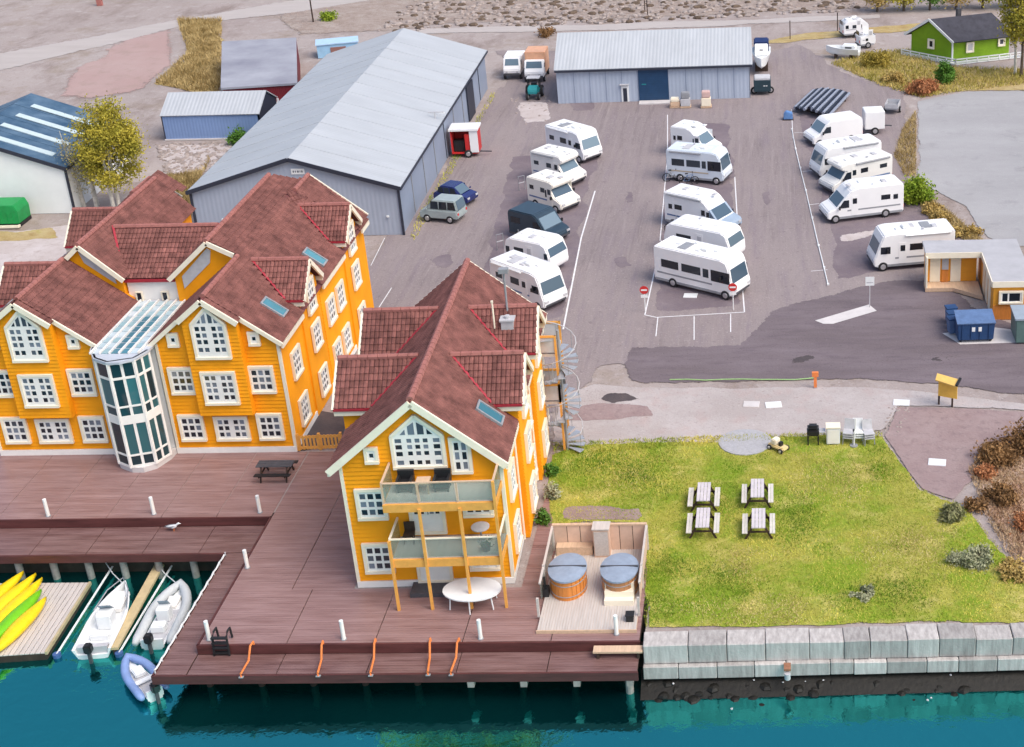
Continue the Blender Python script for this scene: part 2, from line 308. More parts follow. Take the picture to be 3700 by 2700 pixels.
zone('wet_patch',[(2150,1445),(2190,1418),(2270,1415),(2330,1432),(2300,1455),(2200,1462)],z*5,G_WET,.08,.5,soft=.45)
zone('dark_verge',[(2000,1480),(2170,1450),(2350,1465),(2375,1510),(2030,1530)],z*6,G_BRN,.12,.6,soft=.4)
LAWN=[(1990,1640),(2100,1595),(2500,1570),(2620,1560),(3190,1570),(3250,1660),(3330,1760),(3500,1830),(3620,1980),(3800,2160),(4200,2200),(4200,2245),(3000,2262),(2325,2275),(2318,1890),(1985,1900),(1960,1800)]
zone('gravel_track',[(-400,330),(-400,250),(200,150),(640,62),(1100,-10),(1500,-60),(1700,-60),(1150,40),(700,95),(300,190),(0,265)],z*1.5,G_TRACK,.5,3,soft=2.5)
zone('scrub_patch',[(2000,1890),(2010,1830),(2150,1815),(2330,1830),(2330,1893)],z*6,G_BRN,.15,.6,soft=.6)
zone('gravel_track',[(1500,100),(2000,88),(2600,70),(3200,48),(3200,72),(2600,98),(2000,118),(1500,128)],z*1.5,G_TRACK,.4,3,soft=1.2)
for px in ([(2190,930),(2270,920),(2300,960),(2230,985)],[(2230,690),(2290,680),(2310,730),(2250,740)],[(2740,690),(2800,680),(2810,740),(2750,750)],[(1540,930),(1640,900),(1660,960),(1560,990)],[(2040,360),(2150,360),(2170,400),(2060,405)],[(2800,1290),(2950,1270),(2990,1310),(2840,1330)],[(3330,1280),(3480,1270),(3500,1300),(3360,1320)]):
    zone('oil_stain',px,z*3.5,G_BAY if px[0][1]<1200 else G_WET,.1,.5,soft=.8)
for px in ([(3000,850),(3180,815),(3200,850),(3030,890)],[(1850,370),(1990,360),(2010,440),(1880,450)],[(2150,1180),(2230,1160),(2240,1240),(2160,1250)],[(3310,1330),(3420,1320),(3440,1340),(3320,1350)]):
    zone('sand_patch',px,z*3.6,G_PALE,.12,.5,soft=.9)
zone('lawn',LAWN,z*3,G_LAWN,.12,soft=.35)
zone('brown_gravel',[(3185,1570),(3235,1465),(3420,1470),(3720,1482),(4300,1535),(4300,1660),(3590,1620),(3540,1720),(3450,1815),(3325,1770),(3245,1665)],z*5,G_BRN,.12,soft=.35)
zone('dirt_slope',[(3500,1700),(3560,1590),(4300,1640),(4300,2200),(3800,2165),(3640,2000),(3560,1860)],z*5,G_DST,.2)
zone('pink_ground',[(200,270),(420,130),(640,80),(700,130),(640,260),(560,330),(300,380),(150,370)],z,G_PINK,.9,3,soft=4)
zone('dry_grass_patch',[(640,70),(800,70),(800,330),(680,330),(560,300),(680,190)],z*2,G_DRY,.6,2)
zone('dry_grass_bank',[(600,640),(740,620),(760,560),(700,700),(690,790),(560,790)],z*2,G_DRY,.3,1)
zone('rubble_field',[(950,70),(1100,-30),(1500,-60),(2600,-80),(3300,-80),(3250,30),(2600,66),(2000,84),(1600,96),(1250,130),(1050,150)],z,G_RUB,.8,3,soft=3)
zone('pale_earth',[(560,520),(960,510),(900,560),(780,620),(600,640)],z,G_PALE,.3,1)
zone('green_house_garden',[(3000,230),(3130,190),(3290,180),(3400,240),(3700,250),(4200,260),(4200,340),(3480,330),(3330,355),(3180,310)],z*2,G_DRY,.3,1.2)
zone('meadow_edge',[(2720,150),(2900,120),(3090,100),(3350,80),(3330,110),(3100,130),(2900,150),(2740,165)],z*2,G_DRY,.4,1.5)
zone('rear_lane',[(1075,1630),(1240,1595),(1250,1500),(1130,1480)],z*4,G_WET,.02,soft=0)
zone('left_yard',[(-300,1010),(-300,830),(80,830),(290,800),(330,770),(240,1000)],z*2,G_PALE,.2)
zone('dry_grass_strip',[(-300,835),(70,835),(200,815),(215,865),(-300,890)],z*3,G_DRY,.2,.8,soft=.4)
def thin_glass(name,col,a):
    m=bpy.data.materials.new(name); m.use_nodes=True; t=m.node_tree; N=t.nodes; L=t.links
    b=N['Principled BSDF']; b.inputs['Base Color'].default_value=(*col,1); b.inputs['Roughness'].default_value=.12; b.inputs['Specular IOR Level'].default_value=.5
    tr=N.new('ShaderNodeBsdfTransparent'); tr.inputs[0].default_value=(.82,.90,.88,1); mx=N.new('ShaderNodeMixShader'); mx.inputs[0].default_value=a
    L.new(tr.outputs[0],mx.inputs[1]); L.new(b.outputs[0],mx.inputs[2]); L.new(mx.outputs[0],N['Material Output'].inputs[0]); return m
GLPAN=thin_glass('balcony_glass',(.46,.46,.42),.24)
# ------------------------------------------------------------------ windows
_pm={}
def pane_mesh(w,h,m=None):
    k=(round(w,3),round(h,3),(m or GLS).name)
    if k not in _pm: _pm[k]=MB().box(-w/2,w/2,-.012,.012,-h/2,h/2).mesh('pane',m or GLS)
    return _pm[k]
_wm={}
def window(parent,loc,rz,W,H,panes,top=None,casing=.13,name='window',m_board=None,gm=None):
    """panes: (cx,cz,w,h); front is local -y; top: (shoulder height, peak height) above the box centre for a pointed window"""
    key=(W,H,tuple(panes),top,(m_board or WHT).name)
    if key not in _wm:
        b=MB(); y0,y1=-.07,.02
        X=W/2; Z=H/2
        zs=sorted({-Z,Z}|{round(c+s*h/2,4) for _,c,_,h in panes for s in (-1,1)})
        for a,c in zip(zs[:-1],zs[1:]):
            mid=(a+c)/2; xs=[-X]
            for px,pz,w,h in sorted(panes):
                if abs(pz-mid)<h/2: xs+=[px-w/2,px+w/2]
            xs.append(X)
            for i in range(0,len(xs)-1,2):
                if xs[i+1]-xs[i]>.002: b.box(xs[i],xs[i+1],y0,y1,a,c)
        e=casing; q=-.11
        if top:
            pk=top; b.add([],[])
            b.prism([(-X,Z+.002),(X,Z+.002),(X*.0,Z+pk)],y0,y1)
            b.beam((-X-e/2,q/2,Z),(0,q/2,Z+pk+e*.6),.15,e,1,up=(0,0,1)); b.beam((X+e/2,q/2,Z),(0,q/2,Z+pk+e*.6),.15,e,1)
        else: b.box(-X-e,X+e,q,.02,Z,Z+e,1)
        b.box(-X-e,X+e,q-.03,.02,-Z-e,-Z,1); b.box(-X-e,-X,q,.02,-Z,Z,1); b.box(X,X+e,q,.02,-Z,Z,1)
        _wm[key]=b.mesh('window_frame',[m_board or WHT,CRM])
    o=inst(name,_wm[key],parent,Vector(loc)+Vector((math.sin(rz),-math.cos(rz),0))*.05,rz)
    for px,pz,w,h in panes: inst('pane',pane_mesh(w+.01,h+.01,gm),o,(px,-.03,pz))
    if top:
        for s in (-1,1):
            b=MB(); w=W/2
            b.prism([(s*.06,H/2+.06),(s*w*.33,H/2+.06),(s*w*.33,H/2+top*.52),(s*.06,H/2+top*.74)],-.085,-.075); b.build('pane',gm or GLS,o)
            b=MB(); b.prism([(s*w*.45,H/2+.06),(s*w*.68,H/2+.06),(s*w*.45,H/2+top*.36)],-.085,-.075); b.build('pane',gm or GLS,o)
    return o
def grid(xs,zs,w,h): return [(x,zz,w,h) for x in xs for zz in zs]
W9=(1.02,1.24,grid((-.33,0,.33),(.38,0,-.38),.24,.27))
WC=(1.46,1.56,grid((-.55,-.24,.24,.55),(.56,.2,-.12,-.5),.22,.24))
WG=(1.46,1.14,grid((-.55,-.24,.24,.55),(.36,.02,-.34),.22,.24))
WP=(1.50,1.75,grid((-.56,-.25,.25,.56),(.62,.27,-.08,-.5),.22,.24))
WS=(.32,.50,[(0,0,.17,.2)])
WSIDE=(1.0,1.24,grid((-.33,0,.33),(.38,0,-.38),.24,.27))
# ------------------------------------------------------------------ tiled roofs
TW,TL=.20,.31
def tile_verts():
    xs=[-.5,-.2,.2,.5]; h=[.0,.045,.045,.0]
    v=[(x*TW,-TL*.54,hh+.05) for x,hh in zip(xs,h)]+[(x*TW,TL*.5,hh+.012) for x,hh in zip(xs,h)]+[(x*TW,-TL*.54,hh-.0) for x,hh in zip(xs,h)]
    f=[(0,1,5,4),(1,2,6,5),(2,3,7,6),(8,9,1,0),(9,10,2,1),(10,11,3,2)]
    return np.array(v),f
TV,TF=tile_verts()
_me=bpy.data.meshes.new('tile'); _me.from_pydata(TV.tolist(),[],TF); _me.materials.append(TILE); TILE_ME=_me
class Roof:
    def __init__(s): s.base=MB(); s.t=[]; s.cap=Pieces(); s.red=Pieces()
    def plane(s,pts,excl=None,thick=.08):
        P=[Vector(p) for p in pts]; n=(P[1]-P[0]).cross(P[2]-P[0]).normalized()
        if n.z<0: n=-n; P=P[::-1]
        s.base.slab(P,thick)
        u=Vector((0,0,1)).cross(n).normalized(); v=n.cross(u).normalized(); o=P[0]
        Q=[((p-o).dot(u),(p-o).dot(v)) for p in P]
        u0,u1=min(q[0] for q in Q),max(q[0] for q in Q); v0,v1=min(q[1] for q in Q),max(q[1] for q in Q)
        nr=max(1,round((v1-v0)/TL)); nc=max(1,int((u1-u0)/TW))
        for i in range(nr):
            for j in range(nc+1):
                x=u0+(j+.5)*TW; y=v0+(i+.5)*TL
                if not pip(x,y,Q): continue
                p=o+u*x+v*y+n*.012
                if excl and excl(p): continue
                s.t.append((p,u,v,n))
    def ridge(s,a,b,r=.13):
        a=Vector(a);b=Vector(b);L=(b-a).length;k=max(1,int(L/.4))
        for i in range(k):
            p=a.lerp(b,i/k);q=a.lerp(b,(i+.96)/k); s.cap.tube([p,q],[r*1.08,r],7)
    def valley(s,a,b,w=.11):
        s.red.beam(Vector(a)+Vector((0,0,.11)),Vector(b)+Vector((0,0,.11)),w,.09)
    def build(s,parent,loc,rz,n_ind=300):
        ro=s.base.build('roof',TILEB,parent)
        s.cap.build('ridge_tile',RIDGE,ro)
        s.red.build('valley_flashing',REDM,ro)
        Rm=Matrix.Rotation(-rz,3,'Z'); C=Rm@(Vector((0,0,CH))-Vector(loc))
        vis=[(t[3].dot((C-t[0]).normalized())/(C-t[0]).length**2,i) for i,t in enumerate(s.t)]; vis.sort(reverse=True)
        ind={i for _,i in vis[:n_ind]}; rest=[]
        for i,(p,u,v,n) in enumerate(s.t):
            if i in ind: 
                m=Matrix(((u.x,v.x,n.x,p.x),(u.y,v.y,n.y,p.y),(u.z,v.z,n.z,p.z),(0,0,0,1))); inst('tile',TILE_ME,ro,mat=m)
            else: rest.append((p,u,v,n))
        if rest:
            A=np.array([[t[1],t[2],t[3]] for t in rest]); Pp=np.array([t[0] for t in rest])
            jit=1+rng.normal(0,.0,(len(rest),1,1)); V=(np.einsum('kj,njc->nkc',TV,A)+Pp[:,None,:]).reshape(-1,3)
            F=np.array(TF); FF=(F[None]+np.arange(len(rest))[:,None,None]*len(TV)).reshape(-1,4)
            me=bpy.data.meshes.new('tile_field'); me.from_pydata(V.tolist(),[],FF.tolist()); me.materials.append(TILE); me.update()
            o=inst('tile_field',me,ro); o['kind']='stuff'
        return ro
def dormer(R,walls,trim,side,xr,zr,k,yd,hw,ze,xg,zb=0,rows=(),parent=None,wins=()):
    """cross gable on slope `side` (+1/-1) of a main roof with ridge (xr,zr) and pitch k"""
    zd=ze+hw*.94; x1=xr+side*(zr-zd)/k; x2=xr+side*(zr-ze)/k
    for t in (-1,1):
        R.plane([(x1,yd,zd+.03),(xg,yd,zd+.03),(xg,yd+t*hw,ze+.03),(x2,yd+t*hw,ze+.03)])
        R.valley((x1,yd,zd),(x2,yd+t*hw,ze))
        R.red.beam((x2-side*.05,yd+t*(hw+.05),ze-.0),(xg,yd+t*(hw+.05),ze-.0),.12,.10)
        trim.box(min(x2,xg),max(x2,xg),yd+t*hw-.03,yd+t*hw+.03,ze-.30,ze-.06) if True else 0
        trim.beam((xg+side*.03,yd,zd-.05),(xg+side*.03,yd+t*hw,ze-.05),.10,.24)
    R.ridge((x1,yd,zd+.08),(xg,yd,zd+.08))
    xw=xg-side*.30; yw=hw-.22; zt=ze-.05
    a,b=sorted((xw,xw-side*1.6))
    prof=[(yd-yw,zb),(yd+yw,zb),(yd+yw,zt+.05),(yd,zt+.05+yw*.94-.05),(yd-yw,zt+.05)]
    walls.add([(a,y,zz) for y,zz in prof]+[(b,y,zz) for y,zz in prof],[(4,3,2,1,0),(5,6,7,8,9)]+[(i,(i+1)%5,(i+1)%5+5,i+5) for i in range(5)])
    for w in wins:
        window(parent,(xw+side*.01,yd+w[0],w[1]),math.pi/2*side,*w[2])
def boards(parent,org,rz,x0,x1,z0,z1,ext=None,pitch=.20,m=None):
    """overlapping cladding boards on a wall face; local x along the wall, -y outwards; ext(z) gives the x range under a gable"""
    cache={}; n=int((z1-z0)/pitch); ca,sa=math.cos(rz),math.sin(rz)
    for i in range(n):
        za=z0+i*pitch; zb=za+pitch*1.04; a,b=(x0,x1) if ext is None else ext(zb)
        a=max(a,x0); b=min(b,x1)
        if b-a<.15: continue
        L=round(b-a,2)
        if L not in cache: cache[L]=MB().add([(0,-.048,0),(L,-.048,0),(L,-.004,pitch*1.04),(0,-.004,pitch*1.04),(0,.0,0),(L,.0,0),(L,.0,pitch*1.04),(0,.0,pitch*1.04)],[(0,1,2,3),(4,7,6,5),(0,4,5,1),(3,2,6,7),(0,3,7,4),(1,5,6,2)]).mesh('board',m or YEL)
        inst('board',cache[L],parent,(org[0]+ca*a,org[1]+sa*a,za),rz)
# ================================================================== right house
rzR=math.radians(1.74); LR=(-14.76,49.56,0)
HR=thing('yellow_house','yellow wooden boathouse with two glass balconies facing the boardwalk','house',LR,rzR)
xr,zr,k=0,9.04,.838; hw_=3.28
def inexcl(ds):
    def f(p):
        for (side,x1,x2,yd,hw) in ds:
            if (p.x*side)>0:
                a=(p.x-x1)/(x2-x1) if abs(x2-x1)>1e-6 else 9
                if a>0 and abs(p.y-yd)<hw*min(a,1)-.02: return True
        return False
    return f
R=Roof(); wl=MB(); tr=Pieces()
wl.add([(x,y,zz) for y in (0,13.4) for x,zz in ((-hw_,0),(hw_,0),(hw_,6.2),(0,8.93),(-hw_,6.2))],[(4,3,2,1,0),(5,6,7,8,9)]+[(i,(i+1)%5,(i+1)%5+5,i+5) for i in range(5)])
ds=[]
for s in (1,-1):
    for yd in (4.74,9.54):
        x1=s*(zr-8.45)/k; x2=s*(zr-6.9)/k; ds.append((s,x1,x2,yd,1.65))
ex=inexcl(ds)
for s,xe in ((1,3.58),(-1,3.72)): R.plane([(0,-.32,zr),(s*xe,-.32,zr-xe*k),(s*xe,13.85,zr-xe*k),(0,13.85,zr)],ex)
R.ridge((0,-.3,zr+.06),(0,13.85,zr+.06),.15)
tallw=(1.0,1.55,grid((-.33,0,.33),(.55,.18,-.2,-.55),.24,.26))
for s,xg in ((1,3.88),(-1,4.2)):
    for yd in (4.74,9.54):
        dormer(R,wl,tr,s,0,zr,k,yd,1.65,6.9,s*xg,0,parent=HR,wins=[(0,6.5,tallw),(0,4.1,W9),(0,1.5,W9)])
for s,xe in ((1,3.58),(-1,3.72)):
    tr.beam((0,-.36,zr-.08),(s*xe,-.36,zr-xe*k-.08),.09,.30); tr.beam((0,13.88,zr-.08),(s*xe,13.88,zr-xe*k-.08),.09,.26)
    e=zr-xe*k-.1
    for a,b in ((-.32,3.1),(6.4,7.9),(11.2,13.85)): tr.box(s*xe-.05,s*xe+.05,a,b,e-.16,e+.06)
    for yy in (.0,13.3): tr.box(s*hw_-.07,s*hw_+.07,yy-.07,yy+.10,.3,6.1)
wall_=wl.build('wall',YEL,HR); tr.build('trim_board',CRM,HR)
boards(wall_,(0,0),0,-hw_+.07,hw_-.07,.32,8.8,lambda z_:(-hw_,hw_) if z_<6.1 else (-(8.9-z_)/.838,(8.9-z_)/.838))
for a_,b_ in ((.1,3.1),(6.4,7.9),(11.2,13.3)): boards(wall_,(hw_,0),math.pi/2,a_,b_,.32,6.0)
for yd in (4.74,9.54): boards(wall_,(3.58,0),math.pi/2,yd-1.42,yd+1.42,.3,8.0,lambda z_,yd=yd:(yd-1.43,yd+1.43) if z_<6.85 else (yd-(8.15-z_)/.94,yd+(8.15-z_)/.94))
MB().box(-hw_-.06,hw_+.06,-.09,13.5,0,.3).build('plinth',WHT,HR)
R.build(HR,LR,rzR)
# front windows
pz=[(-.78,zz,.27,h) for zz,h in ((.47,.20),(.18,.22),(-.14,.22),(-.55,.22))]+[(.78,zz,.27,h) for zz,h in ((.47,.20),(.18,.22),(-.14,.22),(-.55,.22))]+grid((-.33,0,.33),(.47,.18,-.12,-.55),.2,.2)
window(HR,(.02,0,6.65),0,1.96,1.42,pz,top=.84)
window(HR,(1.72,0,6.37),0,.62,1.45,grid((-.15,.15),(.42,-.02),.18,.36)+grid((-.15,.15),(-.48,),.18,.34))
window(HR,(-1.92,0,6.48),0,*WS)
window(HR,(-2.22,0,4.15),0,*W9); window(HR,(-2.27,0,1.48),0,*W9)
window(HR,(2.16,0,4.15),0,*W9); window(HR,(2.16,0,1.48),0,*W9)
def dbl_door(z0,name='balcony_door'):
    o=window(HR,(.02,0,z0+1.0),0,1.24,1.96,grid((-.44,-.2,.2,.44),(.62,.30,-.02),.17,.24),name=name)
    MB().cbox((.05,-.1,-.05),.03,.05,.16).build('handle',MGR,o)
dbl_door(2.75); dbl_door(.28,'entrance_door')
MB().box(-.95,1.1,-.9,-.02,0,.22).build('door_step',DGR,HR)
for a,b in ((3.2,12.6),): pass
for yy in (1.6,): 
    window(HR,(hw_+.01,yy,4.1),math.pi/2,*W9); window(HR,(hw_+.01,yy,1.5),math.pi/2,*W9)
for yy in (7.15,12.2):
    for zz in (4.1,1.5): window(HR,(hw_+.01,yy,zz),math.pi/2,*W9)
def skylight(parent,p,s,k,w=.62,l=1.15,xr=0,zr=0):
    n=Vector((s*k,0,1)).normalized(); v=Vector((-s,0,k)).normalized(); u=Vector((0,1,0)); P=Vector(p)+n*.1
    m=Matrix(((u.x,v.x,n.x,P.x),(u.y,v.y,n.y,P.y),(u.z,v.z,n.z,P.z),(0,0,0,1)))
    b=MB()
    for x0,x1,y0,y1 in ((-w/2-.09,w/2+.09,l/2,l/2+.09),(-w/2-.09,w/2+.09,-l/2-.09,-l/2),(-w/2-.09,-w/2,-l/2,l/2),(w/2,w/2+.09,-l/2,l/2)): b.box(x0,x1,y0,y1,-.1,.07)
    o=b.build('skylight',MGR,parent); o.matrix_basis=m
    MB().box(-w/2,w/2,-l/2,l/2,-.08,.03).build('pane',SKYG,o)
SKYG=glass_mat('skylight_glass',(.05,.18,.24),(.10,.28,.34),.05)
skylight(HR,(2.55,2.25,zr-2.55*k),1,k)
# left vents / chimney cowls on the rear right dormer
o=MB(); o.box(-.28,.28,-.24,.24,0,.42); o.box(-.34,.34,-.3,.3,.42,.5); o.cyl((0,0),.13,.5,.62,10)
o.build('roof_vent',LGR,HR,(2.55,8.9,7.75))
o=MB(); o.cyl((0,0),.05,0,2.3,8); o.box(-.22,.22,-.16,.16,2.3,2.52); o.build('vent_pipe',MGR,HR,(2.5,9.4,8.0))
o=MB(); o.cyl((0,0),.045,0,1.35,8); o.cbox((0,0,1.35),.1,.1,.1); o.build('vent_pipe',CRM,HR,(1.95,8.75,7.8))
for x_,y_ in ((-hw_-.1,.35),(hw_+.1,3.05),(hw_+.1,7.95)): MB().tube([(x_,y_,.1),(x_,y_,5.9)],.05,6).build('downpipe',CRM,HR)
# balconies
for zf,lab in ((5.05,0),(2.40,1)):
    x0,x1,y=-1.25,3.22,-1.62
    b=MB(); b.box(x0,x1,y,0,zf-.06,zf+.06,0); b.box(x0-.05,x1+.05,y-.09,y,zf-.30,zf+.06,0); b.box(x0-.04,x0+.06,y,0,zf-.26,zf+.06); b.box(x1-.06,x1+.04,y,0,zf-.26,zf+.06)
    bo=b.build('balcony',YELD,HR)
    MB().box(x0+.02,x1-.02,y+.02,-.02,zf+.062,zf+.09).build('floor',PINE2,bo)
    rl=MB(); zt=zf+1.02
    rl.beam((x0,y,zt),(x1,y,zt),.08,.05); rl.beam((x0,y,zt),(x0,0,zt),.08,.07); rl.beam((x1,y,zt),(x1,0,zt),.08,.07)
    for xx in (x0,.17,1.72,x1): rl.box(xx-.035,xx+.035,y-.035,y+.035,zf+.06,zt)
    rl.build('railing',PINE if lab==0 else CRM,bo)
    for xa,xb in ((x0+.07,.11),(.24,1.66),(1.79,x1-.07)): MB().box(xa,xb,y-.012,y+.012,zf+.14,zt-.06).build('glass_panel',GLPAN,bo)
    for xx in (x0,x1): MB().box(xx-.012,xx+.012,y+.07,-.05,zf+.14,zt-.06).build('glass_panel',GLPAN,bo)
for xx,zt in ((-1.25,3.4),(.15,4.9),(1.78,4.9),(3.22,6.1)):
    MB().box(xx-.055,xx+.055,-1.78,-1.67,0,zt).build('balcony_post',YELD,HR)
# ================================================================== twin houses with glass tower (one connected hotel building)
LM=(-27.22,60.8,0); XC=-31.75
HM=thing('yellow_hotel','large yellow wooden hotel of two gabled wings joined by a glass stair tower','hotel',(XC,60.8,0))
R=Roof(); wl=MB(); tr=Pieces(); pl=MB()
k=.76
for S in (1,-1):
    X=lambda x: S*x            # mirrored local x, outer side positive
    xw0,xw1=1.55,7.5          # inner wall, outer wall of the wing
    xf,zf=(4.4,8.68) if S>0 else (4.62,8.68)            # front ridge
    xm,zm=(2.9,9.5) if S>0 else (3.72,9.42)            # middle ridge
    xo=7.78; zo=zf-(xo-xf)*k   # outer eave
    xi=1.28; zi=6.12; k2=(zf-zi)/(xf-xi)
    ds=[]
    yds=(4.94,12.7)
    for yd in yds: ds.append((S,S*(xf+(zf-8.3)/k),S*(xf+(zf-6.9)/k),yd,1.62))
    def ex(p,ds=ds,S=S):
        for (sd,x1,x2,yd,hw) in ds:
            a=(p.x-x1)/(x2-x1)
            if a>0 and abs(p.y-yd)<hw*min(a,1)-.02: return True
        return False
    # outer slope: one plane from front verge to rear, up to the middle ridge behind y=4.9
    R.plane([(X(xf),-.20,zf),(X(xo),-.20,zo),(X(xo),16.0,zo),(X(xf-.0),16.0,zf)],ex)
    R.plane([(X(xf),4.75,zf),(X(xf),16.0,zf),(X(xm),14.6,zm),(X(xm),4.75,zm)])
    R.plane([(X(xf),-.20,zf),(X(xf),4.9,zf),(X(xi),4.9,zi),(X(xi),-.20,zi)])
    xi2=.62 if S>0 else 1.72; zi2=7.5; k3=(zm-zi2)/(xm-xi2)
    R.plane([(X(xm),4.62,zm),(X(xm),14.6,zm),(X(xi2),14.6,zi2),(X(xi2),4.62,zi2)])
    # rear peak
    xp,zp=4.65,8.95
    R.plane([(X(xp),13.4,zp),(X(xp),16.0,zp),(X(xp-1.6),16.0,zp-1.2),(X(xp-1.5),12.2,zf+.05)])
    R.plane([(X(xp),13.4,zp),(X(xp+2.4),11.4,zf-(xp+2.4-xf)*k-.25),(X(xp-1.2),11.4,zf-.1)])
    R.plane([(X(xp),13.4,zp),(X(xp+3.1),14.2,zp-2.6),(X(xp+2.4),11.4,zf-(xp+2.4-xf)*k-.25)])
    R.plane([(X(xp),13.4,zp),(X(xp),16.0,zp),(X(xp+3.1),16.0,zp-2.6),(X(xp+3.1),14.2,zp-2.6)])
    R.ridge((X(xp),13.4,zp+.05),(X(xp),16.0,zp+.05)); tr.beam((X(xp),16.03,zp-.05),(X(xp+3.1),16.03,zp-2.6),.09,.26); tr.beam((X(xp),16.03,zp-.05),(X(xp-1.6),16.03,zp-1.25),.09,.26)
    R.ridge((X(xf),-.3,zf+.05),(X(xf),4.6,zf+.05)); R.ridge((X(xm),4.6,zm+.05),(X(xm),14.6,zm+.05))
    # walls
    def gable(xa,xb,y0,y1,xr_,zr_,zea,zeb,z0=0):
        pr=[(X(xa),z0),(X(xb),z0),(X(xb),zeb),(X(xr_),zr_),(X(xa),zea)]
        wl.add([(x,y,zz) for y in (y0,y1) for x,zz in pr],[(4,3,2,1,0),(5,6,7,8,9)]+[(i,(i+1)%5,(i+1)%5+5,i+5) for i in range(5)])
    gable(xf,xw1,14.2,15.6,xf+.01,zf-.15,zf-.16,zf-(xw1-xf)*k-.14)
    gable(xw0,xw1,0,14.25,xf,zf-.1,zf-(xf-xw0)*k2-.1,zf-(xw1-xf)*k-.1)
    gable(xi2+.2,xf+.05,4.9,14.3,xm,zm-.08,zm-(xm-xi2-.2)*k3-.08,zf-.14)
    # bay over the ground floor with its own gable piece
    bx0,bx1=3.2,5.86
    pr=[(X(bx0),2.32),(X(bx1),2.32),(X(bx1),zf-(bx1-xf)*k-.16),(X(xf),zf-.12),(X(bx0),zf-(xf-bx0)*k2-.16)]
    wl.add([(x,y,zz) for y in (-.45,.05) for x,zz in pr],[(4,3,2,1,0),(5,6,7,8,9)]+[(i,(i+1)%5,(i+1)%5+5,i+5) for i in range(5)])
    bb=bx1+.12
    R.plane([(X(xf),-.66,zf+.004),(X(bb),-.66,zf-(bb-xf)*k+.004),(X(bb),-.30,zf-(bb-xf)*k+.004),(X(xf),-.30,zf+.004)])
    ba=bx0-.1
    R.plane([(X(xf),-.66,zf+.004),(X(ba),-.66,zf-(xf-ba)*k2+.004),(X(ba),-.30,zf-(xf-ba)*k2+.004),(X(xf),-.30,zf+.004)])
    tr.beam((X(xf),-.70,zf-.08),(X(bb),-.70,zf-(bb-xf)*k-.08),.09,.26); tr.beam((X(xf),-.70,zf-.08),(X(ba),-.70,zf-(xf-ba)*k2-.08),.09,.26)
    tr.beam((X(bb-.1),-.24,zf-(bb-.1-xf)*k-.05),(X(xo),-.24,zo-.05),.09,.20); tr.beam((X(ba+.1),-.24,zf-(xf-ba-.1)*k2-.05),(X(xi),-.24,zi-.05),.09,.20)
    # middle wing front verge
    tr.beam((X(xm),4.58,zm-.06),(X(xf-.2),4.58,zf+.06),.09,.24); tr.beam((X(xm),4.58,zm-.06),(X(xi2),4.58,zi2-.06),.09,.24)
    gp=[(1690,672),(1722,690),(1718,790),(1512,1000),(1490,900)] if S>0 else [(640,700),(925,862),(955,962),(690,790)]
    b=MB(); b.prism([(p.x-XC,p.z) for p in (on(a/2.263,600+c/2.263,65.69) for a,c in gp)],4.84,4.89); b.build('gable_window',LGR,HM)
    for a,b_ in ((-.20,3.2),(6.7,10.9),(14.5,16.0)): tr.box(min(X(xo-.05),X(xo+.05)),max(X(xo-.05),X(xo+.05)),a,b_,zo-.26,zo-.04)
    tr.box(min(X(xi-.05),X(xi+.05)),max(X(xi-.05),X(xi+.05)),-.20,4.6,zi-.26,zi-.04)
    for xx in (xw0,xw1): tr.box(X(xx)-.07,X(xx)+.07,-.07,.08,.3,6.1)
    pl.box(min(X(xw0-.06),X(xw1+.06)),max(X(xw0-.06),X(xw1+.06)),-.09,15.7,0,.3)
    for yd in yds: dormer(R,wl,tr,S,X(xf),zf,k,yd,1.62,6.75,X(xo+.10),0,parent=HM,wins=[(0,6.3,tallw),(0,4.05,W9),(0,1.4,W9)])
    # windows on the front
    cx=4.83
    window(HM,(X(cx-.33),-.45,6.50),0,*WP,top=.76) if S>0 else window(HM,(X(cx-.33),-.45,6.50),0,*WP,top=.76)
    window(HM,(X(cx-.33),-.45,3.90),0,*WC)
    window(HM,(X(cx-.33),0,1.40),0,*WG)
    for xx in (2.5,6.44):
        window(HM,(X(xx),0,4.10),0,*W9); window(HM,(X(xx),0,1.46),0,*W9)
    for xx in (2.46,6.42): window(HM,(X(xx),0,6.34),0,*WS)
    for yy in (1.75,): 
        for zz in (4.1,1.46): window(HM,(X(xw1+.01),yy,zz),math.pi/2*S,*W9)
    for yy in (7.9,9.7):
        for zz in (4.1,1.46): window(HM,(X(xw1+.01),yy,zz),math.pi/2*S,*W9)
    skylight(HM,(X(6.75),2.1,zf-(6.75-xf)*k),S,k); skylight(HM,(X(6.85),8.6,zf-(6.85-xf)*k),S,k)
